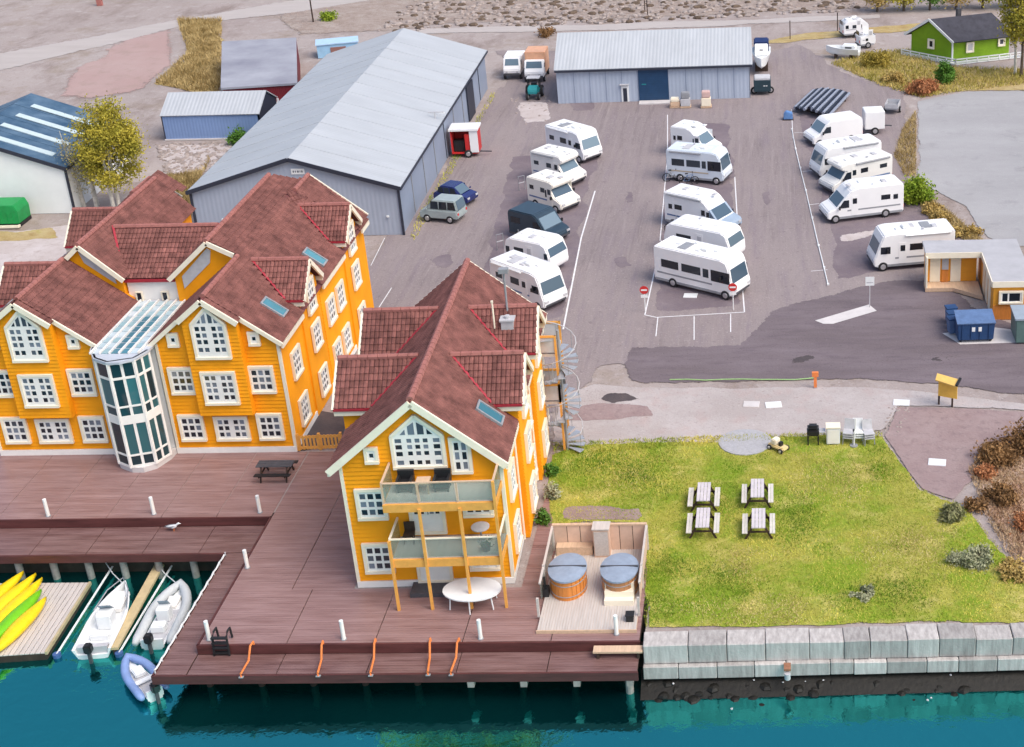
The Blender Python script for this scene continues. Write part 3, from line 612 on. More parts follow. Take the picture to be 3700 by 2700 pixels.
# cross roof between the wings
R.plane([(-1.95,5.1,7.34),(.85,5.1,7.34),(2.5,7.75,9.15),(-3.3,7.75,9.15)]); R.plane([(-3.3,7.75,9.15),(2.5,7.75,9.15),(.85,10.4,7.34),(-1.95,10.4,7.34)])
R.ridge((-3.2,7.75,9.2),(2.4,7.75,9.2))
R.red.box(-1.9,.75,4.98,5.1,7.18,7.32)
R.valley((-1.9,5.1,7.34),(-3.25,7.75,9.15)); R.valley((.8,5.1,7.34),(2.45,7.75,9.15))
wall_=wl.build('wall',YEL,HM); tr.build('trim_board',CRM,HM)
for S in (1,-1):
    xf_=4.4 if S>0 else 4.62; ki=(8.68-6.12)/(xf_-1.28)
    def ex_(z_,S=S,xf_=xf_,ki=ki):
        a_=max(1.55,xf_-(8.55-z_)/ki)+.02; b_=min(7.5,xf_+(8.55-z_)/.76)-.02
        return (a_,b_) if S>0 else (-b_,-a_)
    boards(wall_,(0,0),0,*((1.62,7.43) if S>0 else (-7.43,-1.62)),.32,8.4,ex_)
    def exb(z_,S=S,xf_=xf_,ki=ki):
        a_=max(3.22,xf_-(8.5-z_)/ki); b_=min(5.84,xf_+(8.5-z_)/.76)
        return (a_,b_) if S>0 else (-b_,-a_)
    boards(wall_,(0,-.45),0,*((3.22,5.84) if S>0 else (-5.84,-3.22)),2.36,8.3,exb)
for a_,b_ in ((.1,3.2),(6.7,10.9)): boards(wall_,(7.5,0),math.pi/2,a_,b_,.32,6.0)
pl.build('plinth',WHT,HM)
R.build(HM,(XC,60.8,0),0)
w=MB(); w.box(-1.85,.72,5.15,5.35,5.6,7.3); wo=w.build('link_wall',WHT,HM)
for xx in (-1.3,.05): window(HM,(xx,5.15,6.35),0,.26,.46,[(0,0,.24,.44)],casing=.05)
# glass tower
TG=glass_mat('tower_glass',(.012,.035,.045),(.04,.16,.18),.05)
base=[(-1.5,.0),(-1.37,-.58),(-.84,-1.43),(-.07,-1.86),(.52,-1.88),(1.03,-1.5),(1.39,-.65),(1.45,0)]
zt=6.1
tb=MB(); tb.slab([(x,y,.28) for x,y in base],.28); tb.build('tower_plinth',CONL,HM)
fr=MB()
face=[(base[1],base[2],1),(base[2],base[3],1),(base[3],base[5],2),(base[5],base[6],2),(base[0],base[1],1)]
bars=[.28,.85,1.05,2.75,3.15,3.65,5.0,5.15,zt]
for (p,q,n) in face:
    p=Vector((*p,0));q=Vector((*q,0)); d=(q-p).normalized(); nrm=Vector((d.y,-d.x,0))
    for t in [i/n for i in range(n+1)]:
        c=p.lerp(q,t); fr.beam(c+Vector((0,0,.28)),c+Vector((0,0,zt)),.13 if t in (0,1) else .07,.13,up=(d.x,d.y,0))
    for zb,h in ((.34,.12),(.95,.09),(2.9,.46),(3.62,.09),(5.15,.12),(zt-.08,.2)): fr.beam(p+Vector((0,0,zb)),q+Vector((0,0,zb)),.10,h)
fr.build('tower_frame',WHT,HM)
for (p,q,n) in face:
    p=Vector((*p,0));q=Vector((*q,0)); d=(q-p); L=d.length; a=math.atan2(d.y,d.x)
    for i in range(n):
        c=p.lerp(q,(i+.5)/n)
        for z0,z1 in ((.40,.91),(1.0,2.67),(3.13,3.58),(3.66,5.09),(5.21,zt-.18)):
            inst('tower_pane',pane_mesh(L/n-.08,z1-z0,TG),HM,(c.x,c.y,(z0+z1)/2),a)
rf=MB(); rf.slab([(x*1.06,y*1.04-.02,zt+.02+(0 if y<-.3 else 0)) for x,y in base[:-1]]+[(1.40,5.1,zt+.02),(-1.45,5.1,zt+.02)],.12)
rfo=rf.build('tower_roof',mat('tower_roof_sheet',(.50,.54,.60),.4,.08,1),HM)
RFG=glass_mat('roof_glazing',(.30,.46,.50),(.62,.70,.74),.12)
for i in range(10):
    for j in range(5): MB().box(-1.16+j*.47,-.80+j*.47,-1.05+i*.60,-.56+i*.60,zt+.03,zt+.055).build('roof_light',SKYG if (j in (2,3) and i<7) else RFG,rfo)
for j in range(6): MB().box(-1.26+j*.47,-1.20+j*.47,-1.1,5.0,zt+.03,zt+.13).build('roof_rib',WHT,rfo)
cr=MB(); cr.box(-1.40,1.4,0.02,5.1,0,zt-.12); cr.build('link_core',HULL,HM)
gt=MB(); gt.box(-1.53,-1.36,-.1,4.8,zt-.2,zt+.14); gt.build('gutter',TRIM,HM)
# ================================================================== boardwalk
LZ=-.45; FZ=-.85
def deck_panels(parent,x0,x1,y0,y1,z,m,step=2.6,pw=.145,jitter=.0,name='deck_panel'):
    """boards running along x, in panels `step` long with an open joint between panels"""
    n=max(1,round((x1-x0)/step)); st=(x1-x0)/n
    for i in range(n):
        a=x0+i*st; b=MB(); y=y0; 
        while y<y1-.02:
            e=min(y+pw-.009,y1); dz=random.uniform(-.004,.004); b.box(a+.018,a+st-.018,y,e,z-.045,z+dz); y+=pw
        o=b.build(name,m,parent); o['kind']='stuff'
DK=MB(); DK.box(-60,-23.62,54.95,61.0,-.30,-.06); DK.box(-23.62,-5.78,45.72,53.5,-.30,-.06); DK.box(-23.62,-11.4,53.5,61.0,-.30,-.06); DK.box(-11.4,-9.2,53.5,56.2,-.30,-.06)
dk=DK.build('boardwalk',DARKW); dk['kind']='structure'
deck_panels(dk,-60,-23.64,54.95,60.72,0,PLANK)
deck_panels(dk,-23.60,-5.78,45.72,49.3,0,PLANK,3.55); deck_panels(dk,-23.60,-18.25,49.3,60.7,0,PLANK,2.67)
deck_panels(dk,-11.1,-9.15,49.3,56.2,0,PLANK,2.6); deck_panels(dk,-9.15,-5.78,49.3,53.3,0,PLANK,3.5)
deck_panels(dk,-18.2,-16,60.72,62.0,0,PLANK,2.6)
# risers and the lower step
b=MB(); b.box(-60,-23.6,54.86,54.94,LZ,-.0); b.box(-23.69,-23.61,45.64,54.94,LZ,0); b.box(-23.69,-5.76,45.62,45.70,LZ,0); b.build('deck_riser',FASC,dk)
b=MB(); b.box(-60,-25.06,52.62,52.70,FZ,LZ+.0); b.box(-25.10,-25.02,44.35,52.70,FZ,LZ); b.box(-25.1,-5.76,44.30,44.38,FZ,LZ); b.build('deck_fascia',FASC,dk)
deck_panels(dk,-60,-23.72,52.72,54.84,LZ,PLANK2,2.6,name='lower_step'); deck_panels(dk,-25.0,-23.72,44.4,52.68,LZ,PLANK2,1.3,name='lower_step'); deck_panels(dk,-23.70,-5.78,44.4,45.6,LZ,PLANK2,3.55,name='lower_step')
b=MB(); b.box(-60,-23.7,52.75,54.9,-.62,-.53); b.box(-25,-23.7,44.45,52.7,-.62,-.53); b.box(-23.7,-5.8,44.45,45.62,-.62,-.53); b.build('deck_frame',DARKW,dk)
# pilings
PIL=mat('piling_concrete',(.30,.27,.25),.85,.25,3,bump=.3)
pm=MB().cyl((0,0),.16,-3.2,FZ+.12,10).mesh('piling',PIL); stub=MB().box(-.13,.13,-.2,.2,-1.12,FZ+.02).mesh('beam_end',PIL); pm2=MB().cyl((0,0),.14,-3.2,FZ+.12,10).mesh('piling',DARKW)
for i in range(14): inst('piling',pm,dk,(-46.2+i*1.62,52.95,0))
for i in range(9): inst('piling',pm2,dk,(-23.4+i*2.13,45.5,0))
for xx,yy in ((-6.1,44.5),(-8.2,44.5),(-10.3,44.5),(-12.4,44.5)): inst('beam_end',stub,dk,(xx,yy,0))
inst('piling',pm,dk,(-6.2,44.9,0))
bw=MB(); bw.box(-60,-24.5,53.4,53.6,-4,-.75); bw.box(-24.3,-5.7,46.4,46.6,-4,-.75); bw.add([(-5.8,45.55,-4),(-5.8,45.55,-1.34),(14,46.1,-1.34),(14,46.1,-4)],[(0,1,2,3)])
bw.build('bank_wall',DARKW,dk)
# bollard lamps
bl=thing('bollard_lamp','white bollard lamp on the upper boardwalk in front of the glass tower','bollard',group='white bollard lamps along the boardwalk')
b=MB(); b.cyl((0,0),.085,0,.78,10); b.build('post',WHT,bl); MB().cyl((0,0),.085,.78,.92,10).build('lamp_head',HULL,bl); MB().cyl((0,0),.12,0,.03,10).build('base_plate',MGR,bl)
BOLL=[((175,1865),'white bollard lamp leftmost on the upper boardwalk edge, above the yellow kayaks'),((557,1858),'white bollard lamp on the boardwalk edge below the glass tower'),((940,1852),'white bollard lamp near the inner corner of the boardwalk'),((895,2052),'white bollard lamp by the rope rail above the grey boat'),((757,2312),'white bollard lamp beside the black ladder at the outer deck corner'),((1243,2310),'white bollard lamp on the front boardwalk edge below the balcony house'),((1737,2308),'white bollard lamp between the white oval table and the hot tub deck'),((2228,2292),'white bollard lamp standing against the hot tub deck front edge')]
for i,(p,lb) in enumerate(BOLL):
    o=bl if i==0 else copy_tree(bl); o.location=at(*p); o['label']=lb
# rope rail on the left edge
t=thing('rope_rail','white rope rail with short posts along the edge of the boardwalk above the boats','rail',(0,0,0))
n=11; P=[Vector((-25.0,44.5+i*(52.5-44.5)/n,LZ)) for i in range(n+1)]
for p in P: MB().cyl((p.x,p.y),.035,p.z,p.z+.17,6).build('post',LGR,t)
pts=[]
for i in range(n):
    for j in range(6):
        q=P[i].lerp(P[i+1],j/6); q.z+=.15-.05*math.sin(math.pi*j/6); pts.append(q)
MB().tube(pts,.04,5).build('rope',HULL,t)
# black ladder at the corner
t=thing('boat_ladder','black metal ladder hooked over the deck step at the outer corner','ladder',at(775,2370,LZ))
for yy,s in ((0,1),): 
    b=MB(); b.tube([(0,0,0),(0.05,.05,.9),(.06,.25,1.02),(.06,.5,1.0),(.06,.55,.5)],.05,6); b.tube([(.62,0,0),(.62,.05,.9),(.62,.25,1.02),(.62,.5,1.0),(.62,.55,.5)],.05,6); b.build('side_rail',BLK,t)
for zz in (.12,.36,.60,.84): MB().box(0,.65,-.06,.08,zz,zz+.06).build('rung',BLK,t)
# orange rails over the step
for i,(a,b_,lb) in enumerate([((917,2330),(872,2448),'orange rail leftmost across the deck step, nearest the black ladder'),((1168,2328),(1150,2444),'orange rail across the deck step, second from the black ladder'),((1358,2320),(1340,2442),'orange rail across the deck step, in line with the house corner'),((1556,2318),(1547,2440),'straight orange rail across the deck step, below the balcony posts'),((1660,2318),(1630,2440),'orange rail across the deck step, nearest the hot tub deck')]):
    p=at(*a,.0); q=at(*b_,LZ); t=thing('orange_handrail',lb,'rail',q,0,'orange rails across the deck step'); d=p-q
    MB().tube([(0,0,.02),(0,0,.16),(d.x*.55,d.y*.55,.18),(d.x*.75,d.y*.8,.62),(d.x,d.y,.60),(d.x,d.y,d.z+.02)],.045,6).build('rail_tube',ORB,t)
    for z_ in (0,): MB().box(-.09,.09,-.06,.06,0,.03).build('foot_plate',MGR,t)
# step bench
t=thing('step_bench','pale timber bench plank on the deck step by the sea wall','bench',at(2235,2372,LZ))
MB().box(-.98,.98,-.2,.2,.30,.38).build('seat',PINE,t)
for s in (-1,1): MB().box(s*.8-.05,s*.8+.05,-.15,.15,0,.3).build('leg',DARKW,t)
# dark picnic table on the upper deck
def picnic(name,label,loc,rz,m1,m2,L=1.5,Wt=.62,group=None,H=.74):
    t=thing(name,label,'picnic table',loc,rz,group)
    n=4
    for i in range(n): MB().box(-Wt/2+i*Wt/n+.008,-Wt/2+(i+1)*Wt/n-.008,-L/2,L/2,H-.04,H).build('plank',m1,t)
    for s in (-1,1):
        x=s*(Wt/2+.30)
        for j in (0,1): MB().box(x-.12+j*.125,x-.005+j*.125,-L/2,L/2,.42,.46).build('seat_plank',m2,t)
        b=MB(); y=s*L*.36
        b.beam((-.25,y,H-.06),(-Wt/2-.28,y,0),.05,.09); b.beam((.25,y,H-.06),(Wt/2+.28,y,0),.05,.09); b.box(-Wt/2-.42,Wt/2+.42,y-.025,y+.025,.34,.42); b.box(-Wt/2,Wt/2,y-.03,y+.03,H-.12,H-.04)
        b.build('trestle',DARKW,t)
    return t
picnic('picnic_table','black picnic table on the boardwalk under the hotel facade',at(1003,1722),math.pi/2,DGR,BLK,1.75,.62)
WPL=mat('grey_picnic_wood',(.58,.54,.56),.6,.1,3)
TT=picnic('picnic_table','grey wooden picnic table on the lawn, nearest the round stone circle',at(2738,1812),0,WPL,mat('pale_seat_wood',(.62,.59,.53),.6,.1,3),1.55,.62,'picnic tables on the lawn')
for p,lb in (((2545,1825),'grey wooden picnic table on the lawn, at the corner nearest the spiral stair'),((2742,1922),'grey wooden picnic table on the lawn, at the corner nearest the grey bush'),((2542,1920),'grey wooden picnic table on the lawn, at the corner nearest the hot tubs')):
    o=copy_tree(TT); o.location=at(*p); o['label']=lb
# oval table in front of the house
t=thing('oval_table','white oval table under the balconies in front of the entrance','table',at(1705,2128,.76)-Vector((0,0,.76)))
b=MB(); b.cyl((0,0),1.22,.70,.76,32,ry=.82); b.build('tabletop',HULL,t)
for a in (.6,1.6,2.6,3.7,4.7,5.7): MB().tube([(math.cos(a)*1.0,math.sin(a)*.66,.7),(math.cos(a)*1.08,math.sin(a)*.72,0)],.03,6).build('leg',HULL,t)
# yellow fence between the houses
t=thing('yellow_fence','low yellow slatted fence closing the lane between the two yellow houses','fence',(0,0,0))
a=at(1082,1628);b2=at(1238,1622)
for zz in (.15,.75): MB().beam(a+Vector((0,0,zz)),b2+Vector((0,0,zz)),.06,.12).build('rail',YELD,t)
for i in range(12):
    p=a.lerp(b2,(i+.5)/12); MB().box(p.x-.055,p.x+.055,p.y-.03,p.y-.01,.05,.86).build('slat',YELD,t)
for i in (0,.5,1):
    p=a.lerp(b2,i); MB().box(p.x-.06,p.x+.06,p.y-.06,p.y+.06,0,.95).build('post',YELD,t)
# balcony furniture
def rot_add(t,x): return t
def W_R(x,y,z): return Matrix.Translation(LR)@Matrix.Rotation(rzR,4,'Z')@Vector((x,y,z))
for x,lb in ((-.55,'black wicker armchair on the upper balcony, left of the wooden table'),(.95,'black wicker armchair on the upper balcony, right of the wooden table')):
    t=thing('balcony_chair',lb,'chair',W_R(x,-.62,5.14),rzR,'black armchairs on the upper balcony')
    MB().box(-.33,.33,-.3,.3,.18,.40).build('seat',BLK,t); MB().box(-.33,.33,.2,.32,.40,.78).build('backrest',BLK,t)
    for s in (-1,1): MB().box(s*.28-.05,s*.28+.05,-.3,.2,.40,.58).build('armrest',BLK,t)
    for s in (-1,1):
        for q in (-.24,.24): MB().box(s*.26-.03,s*.26+.03,q-.03,q+.03,0,.18).build('leg',BLK,t)
t=thing('balcony_table','small wooden table between the black chairs on the upper balcony','table',W_R(.2,-.75,5.14),rzR)
MB().box(-.28,.28,-.3,.3,.46,.5).build('tabletop',PINE,t)
for s in (-1,1):
    for q in (-.25,.25): MB().box(s*.24-.03,s*.24+.03,q-.03,q+.03,0,.46).build('leg',PINE,t)
t=thing('balcony_planter','dark green pot plant behind the lower balcony glass','plant',W_R(2.55,-1.2,2.49),0)
MB().cyl((0,0),.15,0,.28,10,r2=.2).build('pot',DGR,t)
lf=MB()
for i in range(60):
    a=random.uniform(0,6.28); l=random.uniform(.1,.38); z0=random.uniform(.25,.5); p=Vector((math.cos(a)*l,math.sin(a)*l*.8,z0)); q=Vector((random.uniform(-.08,.08),random.uniform(-.08,.08),.1)); lf.add([p,p+q,p+q*1.2+Vector((.05,.03,-.03))],[(0,1,2)])
LEAFD=mat('dark_leaves',(.03,.08,.025),.6,.3,5); lf.build('leaves',LEAFD,t)
t=thing('balcony_table','round glass table on the lower balcony beside the window','table',W_R(2.25,-.5,2.49),rzR); MB().cyl((0,0),.38,.66,.70,18).build('tabletop',LGR,t); MB().cyl((0,0),.04,.03,.66,8).build('stem',MGR,t); MB().cyl((0,0),.2,0,.03,12).build('base',MGR,t)
t=thing('balcony_chair','brown folding chair on the lower balcony left of the door','chair',W_R(-.75,-.45,2.49),rzR); MB().box(-.22,.22,-.22,.22,.38,.43).build('seat',DARKW,t); MB().box(-.22,.22,.2,.25,.43,.85).build('backrest',DARKW,t)
for s in (-1,1): MB().beam((s*.2,-.2,0),(s*.2,.2,.4),.04,.04).build('leg',DARKW,t); MB().beam((s*.17,.2,0),(s*.17,-.2,.4),.04,.04).build('leg',DARKW,t)
# ================================================================== hot tub deck
HZ=.14; pa=[at(1940,2278,HZ),at(2300,2262,HZ),at(2300,1985,HZ),at(1985,1985,HZ)]
hx0,hx1=-9.05,-5.95; hy0=pa[0].y; hy1=hy0+6.0
hx0=pa[0].x; hx1=pa[1].x
_q=at(2300,1985,HZ); hy1=_q.y
t=thing('hot_tub_deck','raised pale wooden deck with board screens carrying the two hot tubs','deck',(hx0,hy0,0))
w_=hx1-hx0; d_=hy1-hy0
MB().box(0,w_,0,d_,.004,HZ-.03).build('frame',PINE,t); MB().box(-.03,w_+.03,-.05,-.0,.0,HZ+.01).build('front_board',PINE,t)
pm_=MB().box(-.049,.049,0.01,d_,HZ-.03,HZ).mesh('plank',PINE2)
npk=int(w_/.11)
for i in range(npk): inst('plank',pm_,t,((i+.5)*w_/npk,0,random.uniform(-.003,.003)))
SCR=mat('screen_board',(.66,.47,.36),.6,.08,3,rnd=.08)
nb=7
for i in range(nb):
    x=i*w_/nb; MB().box(x+.015,x+w_/nb-.015,d_,d_+.06,HZ,HZ+1.25).build('screen_panel',SCR,t)
    if i: MB().box(x-.014,x+.014,d_+.01,d_+.05,HZ,HZ+1.25).build('gap_strip',DARKW,t)
MB().box(-.06,w_+.06,d_-.03,d_+.10,HZ+1.25,HZ+1.33).build('cap_rail',PINE,t)
MB().box(.1,w_*.42,d_-.42,d_-.02,HZ,HZ+.42).build('bench',PINE,t)
for x in (-.05,w_+.05):
    b=MB(); 
    for y in (.9,d_*.5,d_): b.box(x-.05,x+.05,y-.05,y+.05,HZ,HZ+1.2 if y>d_*.4 else HZ+.9)
    b.beam((x,d_,HZ+1.25),(x,d_*.3,HZ+1.05),.09,.06); b.build('side_rail',PINE2,t)
    b=MB(); b.slab([(x-.015,d_*.34,HZ+.1),(x-.015,d_-.06,HZ+.1),(x-.015,d_-.06,HZ+1.2),(x-.015,d_*.34,HZ+1.0)],.03); b.build('side_screen',SCR if x>0 else GLPAN,t)
t2=thing('changing_cabinet','pale wooden cabinet between the hot tubs against the board screen','cabinet',(hx0+w_*.53,hy0+d_-.03,HZ))
MB().box(-.34,.34,-.55,-.0,0,1.42).build('body',SCR,t2); MB().box(-.38,.38,-.6,.04,1.42,1.47).build('lid',PINE2,t2); MB().box(-.3,.3,-.57,-.555,.1,1.3).build('door',PINE2,t2)
def tub(label,px,py,mside):
    c=at(px,py,HZ+1.0); t=thing('hot_tub',label,'hot tub',(c.x,c.y,HZ))
    n=26; r=.74; ry=.95
    for i in range(n):
        a=2*math.pi*(i+.5)/n; b=MB(); b.box(-.092,.092,-.03,.03,0,.92); 
        o=b.build('stave',mside,t,(r*math.cos(a),ry*math.sin(a),0),math.atan2(r*math.cos(a)*-1*ry/r if False else -math.cos(a)*ry,-math.sin(a)*r)+math.pi/2)
        o.rotation_euler=(0,0,math.atan2(ry*math.cos(a),-r*math.sin(a)))
    b=MB(); 
    for zz in (.18,.7):
        T=[2*math.pi*i/32 for i in range(33)]; b.tube([((r+.04)*math.cos(a),(ry+.04)*math.sin(a),zz) for a in T],.02,5)
    b.build('hoop',MGR,t)
    b=MB(); T=[2*math.pi*i/32 for i in range(32)]
    b.rings([[(rr*(r+.07)*math.cos(a),rr*(ry+.09)*math.sin(a),zz) for a in T] for rr,zz in ((1,.92),(1.0,1.0),(.7,1.05),(.25,1.08))]); b.build('cover',TUBL,t,smooth=False)
    b=MB(); b.box(-(r+.05),r+.05,-.03,.03,1.035,1.09); b.build('cover_seam',DGR,t)
tub('orange wooden hot tub with grey cover, nearest the yellow house',2050,2050,ORNG); tub('wooden hot tub with grey cover standing behind the white steps',2238,2050,mat('brown_timber',(.42,.2,.09),.5,.15,3))
t=thing('tub_steps','pale wooden steps in front of the right hot tub','steps',at(2240,2165,HZ))
for i in range(3): MB().box(-.6,.6,-.45+i*.28,-.17+i*.28,0,.24*(i+1)).build('step',CRM,t)
t=thing('tub_stove','black wood stove box beside the orange hot tub','stove',at(1972,2150,HZ)); MB().box(-.16,.16,-.16,.16,0,.4).build('body',BLK,t); MB().cyl((0,.0),.05,.4,.9,8).build('flue',BLK,t)
t=thing('lantern_box','black square lantern at the front corner of the hot tub deck','lantern',at(2277,2240,HZ)); MB().box(-.15,.15,-.15,.15,0,.28).build('body',BLK,t); MB().box(-.18,.18,-.18,.18,.28,.32).build('lid',BLK,t)
# ================================================================== sea wall
SW=[(2322,2335),(2600,2331),(2770,2329),(2930,2329),(3050,2328),(3150,2316),(3280,2315),(3395,2313),(3530,2304),(3665,2304),(3900,2290),(4150,2280)]
t=thing('sea_wall','pale stepped stone sea wall of large blocks below the lawn','wall',(0,0,0))
a0=SW[0]
def blk(name,p,q,dep,z0,z1):
    p=Vector(p);q=Vector(q); d=(q-p); L=d.length; rz=math.atan2(d.y,d.x); b=MB(); b.box(0.012,L-.012,0,dep,z0,z1)
    bm_=b.build(name,CONC,t,(p.x,p.y,random.uniform(-.02,.02)),rz,bevel=.025,seg=1); return bm_
xs=[2322,2485,2625,2765,2925,3050,3145,3280,3395,3528,3662,3790,3930,4080,4230]
def fy(x,base): return base-(x-2322)*.024
for a,b_ in zip(xs[:-1],xs[1:]):
    p=at(a,fy(a,2338),.1+random.uniform(-.02,.02)); q=at(b_,fy(b_,2338),.1); blk('block',(p.x,p.y,0),(q.x,q.y,0),.95+random.uniform(-.05,.06),-.75,.10+random.uniform(-.03,.05))
xs=[2322,2450,2590,2725,2840,3000,3085,3205,3350,3465,3605,3720,3850,4000,4200]
for a,b_ in zip(xs[:-1],xs[1:]):
    p=at(a,fy(a,2412),-.75); q=at(b_,fy(b_,2412),-.75); blk('block',(p.x,p.y,0),(q.x,q.y,0),.8,-1.36,-.76+random.uniform(-.02,.02))
# rocks under the wall in shallow water
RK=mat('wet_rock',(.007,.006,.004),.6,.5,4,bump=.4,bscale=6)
rk=MB()
def rock(b,c,r,m=0,n=7,flat=.6):
    T=[2*math.pi*i/n for i in range(n)]; j=[random.uniform(.75,1.2) for _ in T]; x,y,zz=c
    b.rings([[(x+r*k*jj*math.cos(a),y+r*k*jj*math.sin(a),zz+h*r*flat) for a,jj in zip(T,j)] for k,h in ((.9,-.3),(1,.15),(.7,.7),(.2,.9))],m)
for i in range(480):
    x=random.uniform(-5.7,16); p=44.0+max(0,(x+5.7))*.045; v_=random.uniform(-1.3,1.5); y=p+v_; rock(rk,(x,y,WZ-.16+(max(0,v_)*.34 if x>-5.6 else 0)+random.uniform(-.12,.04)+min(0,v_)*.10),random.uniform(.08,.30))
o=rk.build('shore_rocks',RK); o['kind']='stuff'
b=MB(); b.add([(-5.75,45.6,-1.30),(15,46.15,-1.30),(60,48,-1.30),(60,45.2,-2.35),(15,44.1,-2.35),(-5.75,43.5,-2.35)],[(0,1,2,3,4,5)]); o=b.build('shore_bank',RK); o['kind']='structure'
rk=MB()
for i in range(20):
    x=random.uniform(-5,13); v_=random.uniform(-.5,1.3); y=44.1+(x+5.7)*.05+v_; rock(rk,(x,y,WZ+.08+max(0,v_)*.34),random.uniform(.03,.065))
o=rk.build('shore_pebbles',LGR); o['kind']='stuff'
t=thing('mooring_gap','rusty drain chute in the lower sea wall course','drain',at(2845,2420,-.76)); MB().box(-.14,.14,-.1,.3,.0,.10).build('body',mat('rust',(.3,.14,.08),.8,.3,6),t); MB().cyl((0,-.12),.12,-.35,-.08,10).build('pipe',LGR,t)
# ================================================================== vehicles
_wh={}
def add_wheel(t,x,y,r=.31,w=.2,rim=RIM):
    if (r,w) not in _wh: _wh[(r,w)]=(MB().wheel(0,0,0,r,w).mesh('tyre',TYR),MB().wheel(0,0,0,r*.62,w+.03,10).mesh('rim',rim))
    a,b=_wh[(r,w)]; o=inst('wheel',a,t,(x,y,r)); inst('rim',b,o)
def side_panel(b,x0,x1,z0,z1,y,s,m=0,th=.012):
    ya,yb=sorted((y,y+s*th)); b.box(x0,x1,ya,yb,z0,z1,m)
def squash(t,k):
    t.scale=(1,1,k)
    for c in t.children:
        if c.name.startswith('wheel'): c.scale=(1,1,1/k); c.location.z=c.location.z/k
def motorhome(kind,A,B,label,h=2.75,w=2.0,zs=.86,body=None,flip=False,front='+',group='motorhomes parked on the lot',wins=None,cab=None):
    """A rear ground pixel, B front ground pixel of the side nearest the viewer"""
    a=at(*A);b=at(*B); d=b-a; L=d.length; rz=math.atan2(d.y,d.x); near=-1 if d.x>0 else 1     # local y sign of the near side
    body=body or MHW
    off=Vector((-math.sin(rz),math.cos(rz),0))*(-near*w/2)
    t=thing('motorhome' if kind!='van' else 'van',label,'motorhome' if kind!='van' else 'van',a+off,rz,group)
    q=.80
    if kind=='integrated': pr=[(0,.32),(L-.15,.32),(L,.45),(L,.95),(L-.12,1.25),(L-.5*q,2.2),(L-.75*q,h-.12),(L-1.3*q,h),(.1,h),(0,h-.1)]; ws=((L-.14,1.3),(L-.49*q,2.15)); 
    elif kind=='coach': pr=[(0,.35),(L-.1,.35),(L,.5),(L,1.05),(L-.10,1.25),(L-.38*q,2.35),(L-.6*q,h-.15),(L-1.1*q,h),(.1,h),(0,h-.1)]; ws=((L-.11,1.25),(L-.37*q,2.3))
    elif kind=='alcove': pr=[(0,.35),(L-.1,.35),(L,.5),(L-.02,.85),(L-.12,1.0),(L-.85*q,1.25),(L-1.45*q,1.95),(L-.95*q,2.1),(L-.85*q,2.4),(L-1.15*q,h-.05),(L-1.6*q,h),(.1,h),(0,h-.1)]; ws=((L-.87*q,1.27),(L-1.42*q,1.92))
    elif kind=='semi': pr=[(0,.35),(L-.1,.35),(L,.5),(L-.02,.85),(L-.12,1.02),(L-.85*q,1.28),(L-1.6*q,2.05),(L-2.1*q,2.55),(L-2.7*q,h),(.1,h),(0,h-.1)]; ws=((L-.87*q,1.30),(L-1.58*q,2.02))
    elif kind=='caravan': pr=[(.0,.42),(L-.1,.42),(L,.7),(L-.05,1.5),(L-.35,h-.2),(L-.7,h),(.6,h),(.25,h-.2),(0,1.4)]; ws=((L-.05,1.5),(L-.28,h-.42))
    else: pr=[(0,.3),(L-.08,.3),(L,.45),(L-.02,.8),(L-.1,.98),(L-.8*q,1.22),(L-1.5*q,h-.25),(L-1.9*q,h),(.15,h),(0,h-.3)]; ws=((L-.82*q,1.25),(L-1.47*q,h-.3))
    o=MB().prism(pr,-w/2,w/2).build('body',body,t,bevel=.07,seg=2)
    if cab: MB().prism([(x+.008,z_) for x,z_ in ((L-1.62*q,.36),(L-.1,.36),(L,.5),(L-.02,.85),(L-.12,1.02),(L-.85*q,1.28),(L-1.6*q,2.05),(L-1.62*q,2.05))],-w/2-.012,w/2+.012).build('cab',cab,t)
    (xa,za),(xb,zb)=ws; n=Vector((zb-za,0,-(xb-xa))).normalized()*.02; n=n if n.x>0 else -n; ww=w/2-.14
    g_=MB(); g_.slab([Vector((xa,-ww,za))+n,Vector((xa,ww,za))+n,Vector((xb,ww*.93,zb))+n,Vector((xb,-ww*.93,zb))+n],.03); g_.build('windscreen' if kind!='caravan' else 'front_window',WSH,t)
    # side windows (fractions of length from the rear)
    if wins is None:
        wins={'integrated':[(.12,.24,1.55,1.95),(.40,.56,1.5,2.0),(.80,.92,1.35,1.9)],'alcove':[(.10,.22,1.6,1.95),(.42,.54,1.55,1.95)],'semi':[(.08,.14,1.5,1.9),(.18,.3,1.55,1.95)],'caravan':[(.2,.42,1.35,1.85)],'van':[],'coach':[(.10,.32,1.45,2.05),(.36,.60,1.45,2.05),(.63,.70,1.4,2.05),(.73,.96,1.25,2.1)]}[kind]
    for s in (1,-1):
        for (u0,u1,z0,z1) in wins:
            b_=MB(); side_panel(b_,u0*L,u1*L,z0,z1,s*w/2,s); b_.build('side_window',VGL,t)
        if kind in('alcove','semi','van'):
            x1=L-1.0*q; x0=L-1.62*q; b_=MB(); y0,y1=sorted((s*w/2,s*(w/2+.012)))
            b_.prism([(x0-.25,1.22),(x1,1.22),(x0+.12,1.85 if kind!='van' else 1.8),(x0-.25,1.85 if kind!='van' else 1.8)],y0,y1); b_.build('cab_window',VGL,t)
        b_=MB(); x=L*.60 if kind in('integrated','alcove','semi') else L*.5
        if kind in('integrated','alcove','semi','caravan'):
            side_panel(b_,x,x+.50,.55,2.15,s*w/2,s,0,.014); b_.build('door',body,t); b_=MB(); side_panel(b_,x+.1,x+.4,1.5,1.95,s*(w/2+.014),s); b_.build('door_window',VGL if kind!='caravan' else LGR,t)
